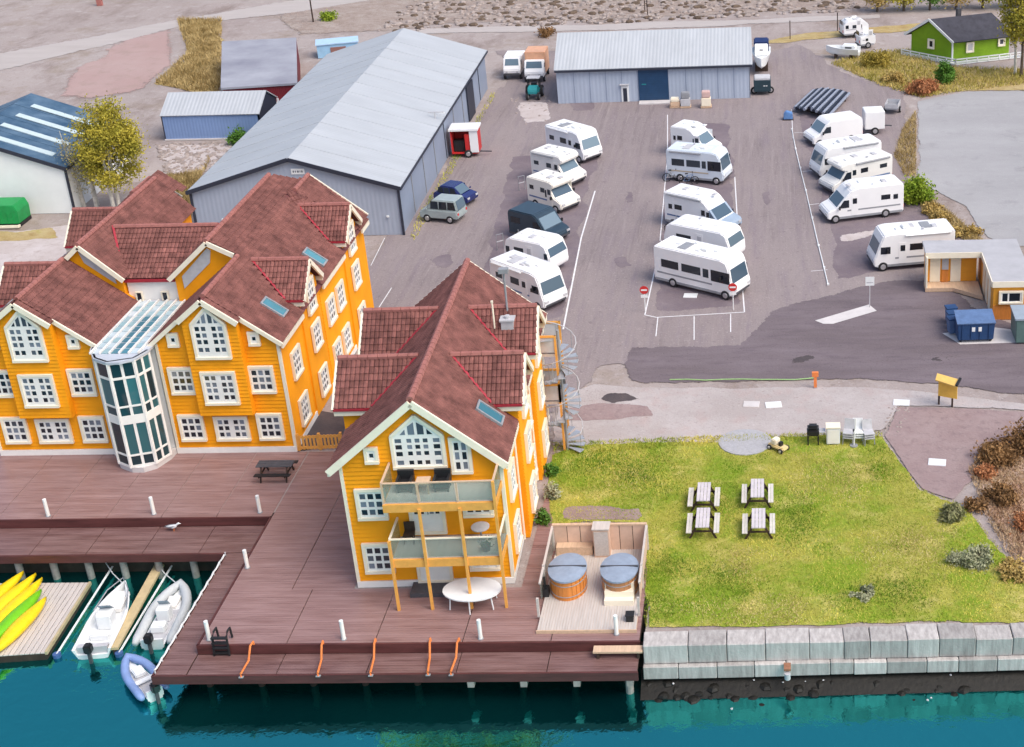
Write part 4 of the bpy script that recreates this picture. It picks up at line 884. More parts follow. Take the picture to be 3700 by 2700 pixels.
        b_=MB(); side_panel(b_,.1,L-.9*q if kind in('alcove','semi') else L-.25,.34,.52,s*w/2,s,0,.02); b_.build('skirt',MGR if kind!='van' else DGR,t)
        for xx in ((L*.24,L-.72*q) if kind!='caravan' else (L*.5,)): add_wheel(t,xx,s*(w/2-.06))
        if kind!='caravan':
            b_=MB(); b_.cbox((L-1.05*q,s*(w/2+.13),1.62 if kind in('integrated','coach') else 1.3),.08,.16,.26); b_.build('mirror',BLK,t)
            b_=MB(); b_.cbox((L-.0,s*(w/2-.25),.78),.07,.28,.15); b_.build('headlight',LGR,t)
        b_=MB(); b_.cbox((-.01,s*(w/2-.16),.8),.04,.14,.3); b_.build('tail_light',RED,t)
    if kind in('integrated','alcove','semi','coach') and random.random()<.7:
        b_=MB(); b_.tube([(.3,near*(w/2+.05),h-.16),(L*.62,near*(w/2+.05),h-.16)],.07,6); b_.build('awning',random.choice([LGR,HULL,MGR]),t)
    if kind!='van':
        MB().cbox((-.03,0,.62),.02,.42,.11).build('number_plate',HULL,t)
        MB().tube([(-.04,w*.35,.9),(-.06,w*.35,h-.2)],.025,5).build('roof_ladder',MGR,t)
        MB().cyl((L*.38,w*.28),.09,h,h+.12,8).build('roof_vent',random.choice([LGR,HULL]),t)
        if kind in('coach','integrated'): MB().box(L*.52,L*.52+.5,-.3,.3,h+.0,h+.16).build('air_conditioner',HULL,t,bevel=.04)
    if kind!='van':
        sm_=random.choice([MGR,LGR,BLUL,mat('beige_stripe',(.5,.42,.32),.4,.05,2)])
        for s in (1,-1): b_=MB(); side_panel(b_,.25,L*.74,.92,1.04,s*w/2,s,0,.01); b_.build('stripe',sm_,t)
    MB().cbox((.01,0,.42),.08,w*.92,.16).build('rear_bumper',DGR,t)
    if kind!='caravan': MB().cbox((L-.01,0,.5),.07,w*.8,.14).build('front_grille',DGR,t)
    rw=MB(); rw.cbox((-.008,0,1.7),.02,w*.55,.45); rw.build('rear_window',VGL,t) if kind!='van' else None
    if kind not in('van',):
        for (u,v,sx,sy) in ((.22,.15,.42,.5),(.5,-.2,.5,.5),(.68,.2,.36,.36)):
            MB().cbox((u*L,v,h+.035),sx*.8,sy,.09).build('roof_hatch',random.choice([LGR,HULL,HULL]),t,bevel=.02,seg=1)
    if kind in('integrated','coach') : MB().cbox((.32*L,-.1,h+.03),.75*q,1.0,.05).build('solar_panel',random.choice([MGR,LGR]),t)
    if kind=='alcove':
        b_=MB(); b_.cbox((L-1.25*q,0,h-.1),.3,.6,.06); b_.build('alcove_hatch',LGR,t)
    squash(t,zs)
    return t
mh=motorhome
mh('integrated',(1975,555),(2112,596),'white motorhome at the far end of the parking row nearest the long warehouse',2.8)
mh('alcove',(1922,652),(2062,684),'white motorhome with a roof bulge over its cab, second in the row by the warehouse',2.75,body=mat('vehicle_warm_white',(.80,.78,.74),.35,.05,.8))
mh('alcove',(1908,742),(2030,778),'cream motorhome with a roof bulge parked beside the dark blue van',2.6,body=MHC)
DKB=mat('dark_blue_paint',(.022,.045,.068),.3,.12,2,spec=.6)
mh('van',(1840,856),(1995,895),'dark blue campervan between the cream motorhome and a white caravan',2.35,body=DKB,wins=[(.08,.3,1.35,1.85)])
mh('caravan',(1825,965),(1992,1003),'white rounded motorhome beside the dark blue campervan',2.5,wins=[(.06,.14,1.3,1.8),(.24,.44,1.4,1.85),(.88,.95,1.35,1.8)],group='motorhomes parked on the lot')
mh('integrated',(1778,1062),(1968,1135),'large white motorhome nearest the roof of the balcony house',2.75,body=mat('vehicle_grey_white',(.76,.77,.78),.35,.05,.8))
mh('semi',(2425,560),(2568,582),'white motorhome at the far end of the middle parking row',2.75)
BW=mat('pale_blue_white',(.66,.72,.78),.3,.04,.6)
mh('coach',(2410,652),(2615,672),'long coach motorhome with a dark window band and bicycles leaning on its side',2.85,body=BW)
SIL=mat('silver_blue_paint',(.30,.38,.48),.3,.08,2)
t=mh('semi',(2402,812),(2622,862),'white motorhome with a silver blue cab and an open side door, in the middle row',2.85,cab=SIL)
mh('caravan',(2400,915),(2640,965),'white caravan hidden behind the big white coach',2.55,group='motorhomes parked on the lot')
mh('coach',(2366,1022),(2650,1092),'big white coach with dark windows nearest the white corner line of the lot',2.95)
mh('van',(3118,508),(2938,536),'white panel van with a green mark parked beside the pipe stack',2.3,wins=[])
mh('integrated',(3185,618),(2962,654),'white motorhome second in the right parking row, next to the white panel van',2.8)
mh('alcove',(3225,662),(3010,712),'white motorhome in the middle of the right row, squeezed between two others',2.6,body=mat('vehicle_offwhite',(.78,.77,.73),.35,.05,.8))
mh('semi',(3265,778),(2990,812),'white motorhome with blue windscreen parked beside the round green bush',2.75)
mh('integrated',(3448,958),(3158,984),'white motorhome standing behind the small yellow service building',2.85)
# green mark on the van
def car(A,B,label,body,h=1.4,w=1.55,cab=(.12,.78),hood=.72,name='car',high=False):
    a=at(*A);b=at(*B); d=b-a; L=d.length; rz=math.atan2(d.y,d.x); near=-1 if d.x>0 else 1
    off=Vector((-math.sin(rz),math.cos(rz),0))*(-near*w/2)
    t=thing(name,label,'car',a+off,rz,'cars beside the warehouse'); z0=.28; zb=.86 if not high else .95
    MB().prism([(0,.32),(L-.05,.28),(L,.5),(L-.03,zb*.82),(L*cab[1],zb),(0.05,zb),(-.02,.6)],-w/2,w/2).build('body',body,t,bevel=.07,seg=2)
    c0,c1=cab[0]*L,cab[1]*L; x0=c0+.12 if not high else c0-.05; xr0=x0+.15; xr1=c1-.55
    pr=[(c0-.1,zb-.02),(c1+.05,zb-.02),(xr1,h),(xr0,h)]
    MB().prism(pr,-w/2+.10,w/2-.10).build('cabin',body,t,bevel=.06,seg=2)
    for s in (1,-1):
        n=3
        for i in range(n):
            u0=c0+.06+(c1-c0-.35)*i/n; u1=c0+.0+(c1-c0-.35)*(i+1)/n; b_=MB(); y=s*(w/2-.10); ya,yb=sorted((y,y+s*.015)); b_.prism([(u0,zb+.05),(u1,zb+.05),(u1-.05,h-.1),(u0+.06 if i==0 else u0,h-.1)],ya,yb); b_.build('side_window',VGL,t)
        for xx in (.2*L,.8*L): add_wheel(t,xx,s*(w/2-.05),.29,.18)
        MB().cbox((L-.01,s*(w/2-.25),.62),.06,.26,.13).build('headlight',LGR,t); MB().cbox((0,s*(w/2-.18),.68),.05,.16,.16).build('tail_light',RED,t)
        MB().cbox((c1-.1,s*(w/2+.06),zb+.08),.08,.12,.1).build('mirror',body,t)
    for (xa,za,xb,zb_,nm) in ((c1+.02,zb+.03,xr1+.05,h-.06,'windscreen'),(c0-.08,zb+.03,xr0-.02,h-.06,'rear_window')):
        n=Vector((zb_-za,0,xa-xb)); n=n.normalized()*.02; n=n if (n.x>0)==(nm=='windscreen') else -n; ww=w/2-.2
        MB().slab([Vector((xa,-ww,za))+n,Vector((xa,ww,za))+n,Vector((xb,ww*.9,zb_))+n,Vector((xb,-ww*.9,zb_))+n],.02).build(nm,WSH,t)
    return t
car((1568,735),(1690,752),'dark blue car parked against the long grey warehouse',mat('car_blue',(.02,.03,.13),.25,.1,2,spec=.6))
car((1655,812),(1518,800),'silver green minivan parked beside the dark blue car',mat('car_silver_green',(.34,.40,.40),.3,.1,2,spec=.6),1.65,1.6,(.03,.82),high=True)
# bicycles
def bicycle(p,rz,label,col):
    t=thing('bicycle',label,'bicycle',p,rz,'bicycles beside the motorhomes'); T=[2*math.pi*i/14 for i in range(15)]
    for x in (-.42,.42):
        o=MB().tube([(x+.31*math.cos(a),0,.32+.31*math.sin(a)) for a in T],.03,5).build('wheel',TYR,t); MB().wheel(x,0,.32,.05,.06,8).build('hub',RIM,o)
    b=MB(); b.tube([(-.42,0,.32),(-.12,0,.75),(.3,0,.78),(.42,0,.32)],.025,5); b.tube([(-.12,0,.75),(.0,0,.32),(.3,0,.78)],.025,5); b.tube([(-.42,0,.32),(0,0,.32)],.02,5); b.build('frame',col,t)
    MB().cbox((-.16,0,.88),.22,.1,.06).build('saddle',BLK,t); MB().tube([(.26,-.24,.95),(.30,0,1.0),(.26,.24,.95)],.022,5).build('handlebar',BLK,t)
for i,(p,l,c) in enumerate([((2430,655),'pale bicycle leaning at the rear of the long coach motorhome',LGR),((2490,668),'blue bicycle leaning on the middle of the long coach motorhome',BLUL),((2440,838),'white bicycle beside the motorhome with the silver cab, by its rear wheel',HULL),((2520,852),'black bicycle beside the motorhome with the silver cab, near its open door',BLK)]): bicycle(at(*p),.12,l,c)
t=thing('camping_chair','black folding chair beside the motorhome with the silver cab','chair',at(2580,868)); MB().box(-.22,.22,-.2,.2,.36,.42).build('seat',BLK,t); MB().box(-.22,.22,.18,.22,.42,.85).build('backrest',BLK,t)
for s in (-1,1): MB().beam((s*.2,-.2,0),(s*.2,.2,.38),.04,.04).build('leg',MGR,t); MB().beam((s*.18,.2,0),(s*.18,-.2,.38),.04,.04).build('leg',MGR,t)
# box trailer behind the van
t=thing('box_trailer','white box trailer half hidden behind the white panel van','trailer',at(3120,478),.1); MB().box(0,1.6,-.8,.8,.45,1.9).build('body',MHW,t,bevel=.04); add_wheel(t,.8,-.8); add_wheel(t,.8,.8); MB().beam((1.6,0,.5),(2.3,0,.45),.08,.08).build('drawbar',DGR,t)
t=thing('utility_trailer','small grey open trailer standing beside the fenced asphalt yard','trailer',at(3225,405),1.35); MB().box(-.8,.8,-.55,.55,.45,.55).build('bed',MGR,t)
for y in (-.55,.53): MB().box(-.8,.8,y,y+.03,.55,.9).build('side_board',LGR,t)
for x in (-.8,.77): MB().box(x,x+.03,-.52,.52,.55,.9).build('end_board',LGR,t)
add_wheel(t,0,-.62,.26,.16); add_wheel(t,0,.62,.26,.16); MB().beam((.8,0,.5),(1.5,0,.45),.07,.07).build('drawbar',DGR,t)
# mobile stall beside warehouse
c=at(1690,560); t=thing('sales_trailer','white and red trailer with an open side hatch beside the warehouse wall','trailer',c,.03)
b=MB(); b.box(-1.1,1.0,.9,1.0,.35,2.2); b.box(-1.1,-1.0,-.6,.9,.35,2.2); b.box(.92,1.02,-.6,.9,.35,2.2); b.box(-1.1,1.0,-.6,.9,.3,.36); b.build('body',RED,t); MB().box(-1.2,1.12,-.75,1.05,2.2,2.34).build('roof',MHW,t); MB().box(.4,1.05,-.64,-.6,.4,2.2).build('side_panel',MHW,t)
MB().box(-.95,-.1,-.3,.3,.4,1.3).build('counter',BLK,t); MB().box(.0,.38,-.58,-.54,.4,1.9).build('door',RED,t); MB().beam((1.0,-.3,.4),(2.0,-.3,.35),.08,.08).build('drawbar',DGR,t); add_wheel(t,.2,-.66); add_wheel(t,.2,.96)
# trucks behind
def boxtruck(p,rz,label,cat,name,boxc,cabc,L=2.6,h=2.4,w=1.55):
    t=thing(name,label,cat,p,rz); MB().box(-L,-.7,-w/2,w/2,.6,h).build('cargo_box',boxc,t,bevel=.04); MB().prism([(-.68,.5),(.4,.5),(.45,.95),(.25,1.3),(-.1,1.95),(-.68,1.95)],-w/2+.05,w/2-.05).build('cab',cabc,t,bevel=.06)
    n=Vector((.86,0,.5))*.02; MB().slab([Vector((.23,-w/2+.2,1.33))+n,Vector((.23,w/2-.2,1.33))+n,Vector((-.08,w/2-.25,1.88))+n,Vector((-.08,-w/2+.25,1.88))+n],.02).build('windscreen',WSH,t)
    for s in (-1,1):
        for x in (-L+.5,.0): add_wheel(t,x,s*(w/2-.1),.3,.2)
        MB().cbox((-.35,s*(w/2-.03),1.5),.4,.03,.4).build('side_window',VGL,t); MB().cbox((.43,s*.5,.75),.05,.2,.14).build('headlight',LGR,t)
    MB().cbox((.44,0,.55),.06,w*.85,.2).build('bumper',DGR,t); return t
boxtruck(at(1855,285),-math.pi/2,'white van facing the lot in the gap between the two grey sheds','van','white_van',MHW,MHW,2.7,2.0,1.7)
boxtruck(at(1935,295),-math.pi/2,'truck with an orange topped white box parked beside the rear shed','truck','box_truck',mat('orange_top',(.66,.36,.22),.5,.1,2),MHW,3.0,2.6,1.9)
t=thing('tractor','small teal tractor parked in front of the orange topped truck','tractor',at(1932,352),-math.pi/2)
MB().box(-.55,.15,-.55,.55,.5,.95).build('body',TEAL,t,bevel=.05); MB().prism([(.15,.55),(1.0,.55),(1.05,.9),(.9,1.15),(.15,1.2)],-.42,.42).build('bonnet',TEAL,t,bevel=.06); 
b=MB()
for x in (-.5,.1):
    for y in (-.5,.5): b.box(x-.04,x+.04,y-.04,y+.04,.95,1.75)
b.build('cab_frame',BLK,t); MB().box(-.6,.2,-.58,.58,1.75,1.83).build('cab_roof',LGR,t); MB().box(-.4,-.05,-.25,.25,.95,1.3).build('seat',BLK,t)
for s in (-1,1): add_wheel(t,-.35,s*.62,.52,.3); add_wheel(t,.8,s*.5,.33,.22)
# ================================================================== boats
def hull(b,L,W,H,z0=0,n=10,m=0,pointed=1.0,flare=.75,inner=True,thick=.12):
    R_=[]
    for i in range(n+1):
        u=i/n; wd_=W/2*(1-max(0,(u-.35)/.65)**2.2*pointed); wd_=max(wd_,.03); sh=H*(1+.22*u**2); kl=z0+.0+.5*H*max(0,(u-.75)/.25)**2
        x=u*L
        R_.append([(x,-wd_,z0+sh),(x,-wd_*flare,z0+.25*H+kl*.5),(x,0,kl),(x,wd_*flare,z0+.25*H+kl*.5),(x,wd_,z0+sh)]+([(x,max(0,wd_-thick),z0+sh),(x,max(0,wd_-thick)*.9,z0+sh*.55),(x,0,z0+sh*.5),(x,-max(0,wd_-thick)*.9,z0+sh*.55),(x,-max(0,wd_-thick),z0+sh)] if inner else []))
    return b.rings(R_,m)
def outboard(t,x=-.15,y=0,z=.55,col=BLK):
    o=MB().box(x-.32,x+.05,y-.16,y+.16,z+.15,z+.55).build('outboard_motor',col,t,bevel=.06); MB().box(x-.22,x-.08,y-.06,y+.06,z-.7,z+.2).build('shaft',DGR,o); return o
def boat_pose(stern,bow,z):
    a=at(*stern,z);b=at(*bow,z); d=b-a; return a,math.atan2(d.y,d.x),d.length
# white motor boat
a,rz,L=boat_pose((330,2350),(455,2110),WZ+.45); a.z=WZ-.12
t=thing('motor_boat','white motor boat with a centre console between the float and the timber walkway','boat',a,rz); b=MB(); hull(b,L,1.62,.62); b.build('hull',HULL,t,smooth=False)
MB().box(L*.36,L*.50,-.32,.32,.3,1.05).build('console',HULL,t,bevel=.05); MB().slab([(L*.5,-.28,1.0),(L*.5,.28,1.0),(L*.44,.26,1.32),(L*.44,-.26,1.32)],.03).build('windscreen',WSH,t)
MB().box(L*.20,L*.28,-.4,.4,.3,.62).build('seat',HULL,t,bevel=.04); MB().box(.1,.35,-.62,.62,.3,.66).build('stern_bench',LGR,t); MB().box(L*.60,L*.88,-.34,.34,.35,.62).build('foredeck_cushion',WHT,t,bevel=.05); MB().box(L*.5,L*.55,-.12,.1,.62,.8).build('cool_box',BLK,t)
MB().tube([(L*.55,-.7,.75),(L*.8,-.45,.95),(L*.97,0,1.0),(L*.8,.45,.95),(L*.55,.7,.75)],.025,5).build('bow_rail',RIM,t); outboard(t,-.1,0,.5)
# grey inflatable
a,rz,L=boat_pose((548,2320),(655,2115),WZ+.4); a.z=WZ-.1
def rib(label,a,rz,L,W,tube,name='inflatable_boat',r=.21,cons=True):
    t=thing(name,label,'boat',a,rz); b=MB(); hull(b,L*.95,W*.7,.35,0,8,0,1,.7,False); b.build('hull',HULL,t)
    P=[]; 
    for s in (-1,1):
        side=[]
        for i in range(12):
            u=i/11; y=W/2*(1-max(0,(u-.45)/.55)**2.4); side.append((u*L-.25*0,s*max(y,0),.42+.18*u*u))
        P.append(side)
    pts=P[0]+P[1][-2::-1]; rr=[r*.55]+[r]*(len(pts)-2)+[r*.55]; MB().tube(pts,rr,10).build('tube',tube,t,smooth=True)
    MB().box(.1,L*.8,-W*.28,W*.28,.32,.38).build('floor',LGR,t)
    if cons:
        MB().box(L*.38,L*.5,-.28,.28,.38,1.0).build('console',HULL,t,bevel=.04); MB().box(L*.18,L*.3,-.3,.3,.38,.72).build('seat',HULL,t,bevel=.04); MB().slab([(L*.5,-.24,.98),(L*.5,.24,.98),(L*.46,.22,1.25),(L*.46,-.22,1.25)],.03).build('windscreen',WSH,t); MB().box(L*.6,L*.8,-.26,.26,.38,.55).build('bow_cushion',WHT,t,bevel=.03)
    else: MB().box(L*.3,L*.38,-W*.4,W*.4,.5,.56).build('thwart',HULL,t); MB().box(L*.5,L*.7,-.22,.22,.38,.6).build('locker',HULL,t,bevel=.04)
    MB().box(-.02,.08,-W*.32,W*.32,.2,.62).build('transom',HULL,t); outboard(t,-.08,0,.5); return t
rib('light grey inflatable boat moored beside the rope railed deck edge',a,rz,L,1.45,HULG)
a,rz,L=boat_pose((560,2505),(475,2400),WZ+.35); a.z=WZ-.08
rib('small blue inflatable dinghy floating off the outer deck corner',a,rz,L*1.15,1.0,HBLU,'inflatable_dinghy',.17,False)
# float with kayaks
fz=WZ+.32; t=thing('timber_float','grey timber float carrying the kayaks','float',(0,0,0))
fl=[at(-260,2390,fz),at(165,2362,fz),at(325,2108,fz),at(-60,2112,fz)]
b=MB(); b.slab(fl,.4); b.build('hull',DARKW,t)
import itertools
d0=(fl[3]-fl[0]); n=22
for i in range(n):
    u0,u1=i/n+.003,(i+1)/n-.003; q=[fl[0].lerp(fl[1],u0),fl[0].lerp(fl[1],u1),fl[3].lerp(fl[2],u1),fl[3].lerp(fl[2],u0)]; q=[p+Vector((0,0,.045)) for p in q]; MB().slab(q,.04).build('plank',PINE2,t)
MB().beam(fl[1]+Vector((.02,0,.02)),fl[2]+Vector((.02,0,.02)),.10,.16).build('edge_beam',mat('edge_timber',(.45,.37,.22),.7,.15,3),t)
def kayak(A,B,label,m,z=fz+.05,r=.37):
    a=at(*A,z);b_=at(*B,z); d=b_-a; L=d.length; t=thing('kayak',label,'kayak',a,math.atan2(d.y,d.x),'kayaks on the float'); b=MB(); n=12; R_=[]
    for i in range(n+1):
        u=i/n; w=r*max(.06,math.sin(math.pi*u)**.7); zz=.18*(2*u-1)**4; h=.10+.20*math.sin(math.pi*u)**.6
        R_.append([(u*L,w*math.cos(k),zz+h*.9+h*math.sin(k)*(.9 if math.sin(k)<0 else .7)) for k in [2*math.pi*j/10 for j in range(10)]])
    b.rings(R_); b.build('hull',m,t,smooth=True); T=[2*math.pi*j/14 for j in range(15)]
    MB().tube([(L*.46+.36*math.cos(k),.16*math.sin(k),.40) for k in T],.03,5).build('cockpit_rim',BLK,t); MB().cyl((L*.46,0),.33,.37,.395,14,ry=.15).build('cockpit_cover',DGR,t)
    for u in (.2,.76): MB().cyl((L*u,0),.10,.30,.36,10).build('hatch_lid',BLK,t)
kayak((-150,2290),(90,2085),'yellow kayak farthest from the grey timber edge of the float',KYEL)
kayak((-110,2310),(135,2092),'yellow kayak second from the far side of the float',KYEL)
kayak((-80,2345),(158,2108),'yellow kayak lying beside the green kayak on its far side',KYEL)
kayak((-45,2352),(155,2150),'bright green kayak among the yellow ones',KGRN)
kayak((-25,2385),(172,2178),'yellow kayak nearest the open boards of the float',KYEL)
# walkway and beam
t=thing('timber_walkway','narrow pale timber walkway running out between the two moored boats','walkway',(0,0,0))
wz=WZ+.35; a=at(408,2345,wz); b2=at(590,2018,wz); MB().beam(a,b2,.42,.12).build('deck_board',mat('walkway_timber',(.55,.44,.25),.65,.12,3),t); 
for u in (.02,.5,.98): 
    p=a.lerp(b2,u); MB().cyl((p.x,p.y),.09,-3,wz-.05,8).build('pile',DARKW,t)
t=thing('timber_beam','long pale timber beam fixed along the pilings under the boardwalk','beam',(0,0,0)); a=at(82,2012,WZ+.4);b2=at(650,2003,WZ+.4); MB().beam(a,b2,.18,.2).build('beam',PINE,t)
# mooring booms
def boom(A,B,label):
    t=thing('mooring_boom',label,'boom',(0,0,0),0,'white mooring booms'); a=at(*A,WZ+.3); b=at(*B,WZ+.12); MB().tube([a,b],.05,6).build('pole',HULL,t); MB().cyl((b.x,b.y),.17,WZ-.2,WZ+.16,10).build('float',mat('float_blue',(.06,.12,.3),.5,.1,3) ,t)
boom((430,2010),(205,2365),'white mooring boom left of the white motor boat'); boom((640,2012),(430,2360),'white mooring boom alongside the timber walkway')
t=thing('mooring_rope','thin white rope from the white motor boat to the pilings','rope',(0,0,0)); a=at(440,2105,WZ+.6); b2=at(370,2015,WZ+.6); MB().tube([a,a.lerp(b2,.5)-Vector((0,0,.2)),b2],.025,5).build('rope',HULL,t)
t=thing('mooring_rope','thin white rope from the grey inflatable boat to the pilings','rope',(0,0,0)); a=at(640,2110,WZ+.6); b2=at(545,2010,WZ+.6); MB().tube([a,a.lerp(b2,.5)-Vector((0,0,.2)),b2],.025,5).build('rope',HULL,t)
# ================================================================== warehouse
a=at(1458,848); YW=a.y; p_l=on(690,690,YW); p_a=on(1042,572,YW); p_r=on(1440,672,YW)
x0,x1=p_l.x,a.x; zl,za,zr_=3.5,5.7,3.5; L=at(1772,185,3.5).y-YW; drift=-(x1+26.6)*1.0 if False else -.9
def gable_hall(t,x0,x1,L,ze,za,xa,mw,ms,mr,mt,ov=.25,drift=0.):
    sh=lambda x,y:(x+drift*y/L,y)
    f=lambda pts:[(*sh(x,y),z) for x,y,z in pts]
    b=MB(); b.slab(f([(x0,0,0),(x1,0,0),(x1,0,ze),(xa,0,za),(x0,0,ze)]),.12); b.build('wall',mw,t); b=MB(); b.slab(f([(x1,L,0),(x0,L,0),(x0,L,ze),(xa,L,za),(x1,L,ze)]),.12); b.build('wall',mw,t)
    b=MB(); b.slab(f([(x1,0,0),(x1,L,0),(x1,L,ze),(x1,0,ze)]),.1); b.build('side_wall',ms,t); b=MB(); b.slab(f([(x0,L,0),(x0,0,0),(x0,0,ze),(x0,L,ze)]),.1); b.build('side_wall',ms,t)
    k=(za-ze)/(x1-xa); k2=(za-ze)/(xa-x0)
    n=0
    for s,xe,kk in ((1,x1+ov,k),(-1,x0-ov,k2)):
        zz=za-abs(xe-xa)*kk; b=MB(); P=f([(xa,-ov,za+.1),(xe,-ov,zz+.1),(xe,L+ov,zz+.1),(xa,L+ov,za+.1)]); b.slab(P if s>0 else P[::-1],.1); b.build('roof',mr,t)
        for i_ in range(1,int(L/2.6)):
            yy_=i_*2.6; MB().beam((*sh(xa,yy_),za+.115),(*sh(xe,yy_),zz+.115),.05,.03).build('sheet_joint',mr,t)
        MB().beam((*sh(xa,-ov-.03),za+.02),(*sh(xe,-ov-.03),zz+.02),.06,.28).build('verge_trim',mt,t)
        MB().beam((*sh(xe,-ov),zz-.02),(*sh(xe,L+ov),zz-.02),.12,.16).build('gutter',mt,t)
        MB().beam((*sh(xe-s*(ov-.06),-.06),0),(*sh(xe-s*(ov-.06),-.06),zz-.1),.14,.14).build('corner_trim',mt,t)
t=thing('warehouse','long light grey metal warehouse with a pale ribbed gable roof','warehouse',((x0+x1)/2,YW,0))
w2=(x1-x0)/2; xa=p_a.x-(x0+x1)/2
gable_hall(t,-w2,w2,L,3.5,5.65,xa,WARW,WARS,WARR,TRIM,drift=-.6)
MB().box(xa+.05,xa+.95,-.06,-.01,4.55,4.95).build('sign_plate',HULL,t)
sgm=mat('sign_ink',(.15,.17,.2),.6,.05,3)
for i,(xx,ww) in enumerate(((.16,.10),(.32,.06),(.46,.12),(.64,.05),(.74,.10))): MB().box(xa+xx,xa+xx+ww,-.07,-.062,4.68,4.82).build('sign_mark',sgm,t)
for xx in (-5.2,-.3,4.2,6.2): MB().cbox((xx,-.1,2.6 if abs(xx)<3 else 1.4),.16,.12,.12).build('wall_lamp',HULL,t)
for y in range(1,9): MB().box(-.6*(y*L/9)/L+w2+.01,-.6*(y*L/9)/L+w2+.05,y*L/9-.05,y*L/9+.05,.1,3.3).build('downpipe' if y%4==0 else 'panel_joint',TRIM if y%4==0 else MGR,t)
b=MB(); yy=L*.72; b.box(w2-.42,w2-.30,yy,yy+2.6,0,3.0); b.build('sliding_door',TRIM,t)
c=at(1592,592); t=thing('street_lamp','slim grey lamp post with a short cross arm beside the warehouse side wall','lamp post',c); MB().tube([(0,0,0),(0,0,4.2)],[.06,.04],8).build('pole',LGR,t); MB().beam((-.5,0,4.2),(.7,0,4.2),.10,.08).build('arm',LGR,t); MB().cbox((.55,0,4.12),.4,.16,.08).build('lamp_head',HULL,t); MB().box(-.12,.12,-.12,.12,0,.1).build('base',MGR,t)
# ---- rear shed
p0=at(2022,375); p1=at(2712,354); Y0=p0.y; W_=p1.x-p0.x
t=thing('metal_shed','wide grey metal shed with a tall blue door at the back of the lot','shed',(p0.x,Y0,0),math.atan2(p1.y-p0.y,p1.x-p0.x))
ze=3.1; D=8.6; zr2=5.15; SHW=mat('shed_wall',(.40,.46,.56),.5,.05,.4,wave=('X',.9,.3))
b=MB(); b.slab([(0,0,0),(W_,0,0),(W_,0,ze),(0,0,ze)],.12); b.slab([(W_,D,0),(0,D,0),(0,D,ze),(W_,D,ze)],.12)
for x in (0,W_): b.slab([(x,0,0),(x,D,0),(x,D,ze),(x,D/2,zr2),(x,0,ze)],.1)
b.build('wall',SHW,t)
for s in (0,1):
    y=D+.3 if s else -.3; zz=ze-.1; P=[(-.25,y,zz+.1),(W_+.25,y,zz+.1),(W_+.25,D/2,zr2+.12),(-.25,D/2,zr2+.12)]; b=MB(); b.slab(P if not s else P[::-1],.1); b.build('roof',SHR,t)
MB().box(-.2,W_+.2,-.36,-.24,ze-.22,ze-.06).build('gutter',TRIM,t)
def lx(px,py): return on(px,py,Y0-.05).x-p0.x
xa_,xb_=lx(2308,330),lx(2416,330)
MB().box(xa_,xb_,-.10,-.0,.02,2.85).build('door',mat('blue_door',(.012,.05,.12),.5,.1,2,wave=('Z',1.5,.3)),t)
for i in range(5): MB().box(xa_+.28+i*.08,xa_+.34+i*.08,-.112,-.102,1.50,1.60).build('door_letter',TEAL,t)
xd=lx(2245,340); b=MB(); b.box(xd,xd+.66,-.09,0,.02,1.45); b.build('door_surround',HULL,t); MB().box(xd+.16,xd+.5,-.12,-.091,.05,1.25).build('door',TRIM,t); MB().box(xd-.1,xd+.7,-.3,0,1.55,1.62).build('canopy',LGR,t)
MB().box(xa_,xb_+.2,-1.1,-.15,.004,.1).build('door_ramp',CONL,t)
for i in range(1,12): MB().box(i*W_/12-.03,i*W_/12+.03,-.03,-.005,.05,ze-.3).build('panel_joint',WARS,t) if not xa_-.2<i*W_/12<xb_+.2 else None
for i,(px,lb,tall) in enumerate(((2440,'low pallet of boxes next to the blue shed door',.85),(2478,'grey wrapped pallet stack in front of the shed wall',1.35),(2552,'tall cream wrapped pallet stack in front of the shed wall, farthest from the blue door',1.45))):
    c=at(px,385); c=Vector((c.x,c.y-.2,0)); q=thing('pallet_stack',lb,'pallet',c,.05); 
    for k_ in range(3): MB().box(-.45,.45,-.4+k_*.35,-.3+k_*.35,.03,.12).build('pallet_runner',PINE,q)
    MB().box(-.48,.48,-.42,.42,.12,.16).build('pallet_deck',PINE,q); MB().box(-.42,.42,-.38,.38,.17,tall*.62).build('load',[PINE,LGR,CRM][i],q,bevel=.05); MB().box(-.36,.38,-.34,.34,tall*.63,tall).build('upper_load',[CRM,MGR,mat('pink_wrap',(.6,.42,.38),.6,.1,3)][i],q,bevel=.06)
# ---- blue grey small shed
p0=at(602,508); W_=at(950,499).x-p0.x; t=thing('storage_shed','small blue grey metal shed with a pale roof beside the long warehouse','shed',p0)
SB=mat('blue_grey_wall',(.20,.30,.52),.5,.06,.5,wave=('X',1.2,.3)); ze=2.2; D=4.6; zt_=3.4
MB().slab([(0,0,0),(W_,0,0),(W_,0,ze),(0,0,ze)],.1).build('wall',SB,t); MB().slab([(W_,D,0),(0,D,0),(0,D,ze),(W_,D,ze)],.1).build('wall',SB,t)
for x in (0,W_): MB().slab([(x,0,.0),(x,D,0),(x,D,ze),(x,D/2,zt_),(x,0,ze)],.1).build('end_wall',TRIM,t)
for s in (0,1):
    y=D+.15 if s else -.15; P=[(-.12,y,ze-.02),(W_+.12,y,ze-.02),(W_+.12,D/2,zt_+.08),(-.12,D/2,zt_+.08)]; b=MB(); b.slab(P if not s else P[::-1],.08); b.build('roof',SHR,t)
MB().box(-.1,W_+.1,-.12,-.0,0,.12).build('plinth',CONL,t)
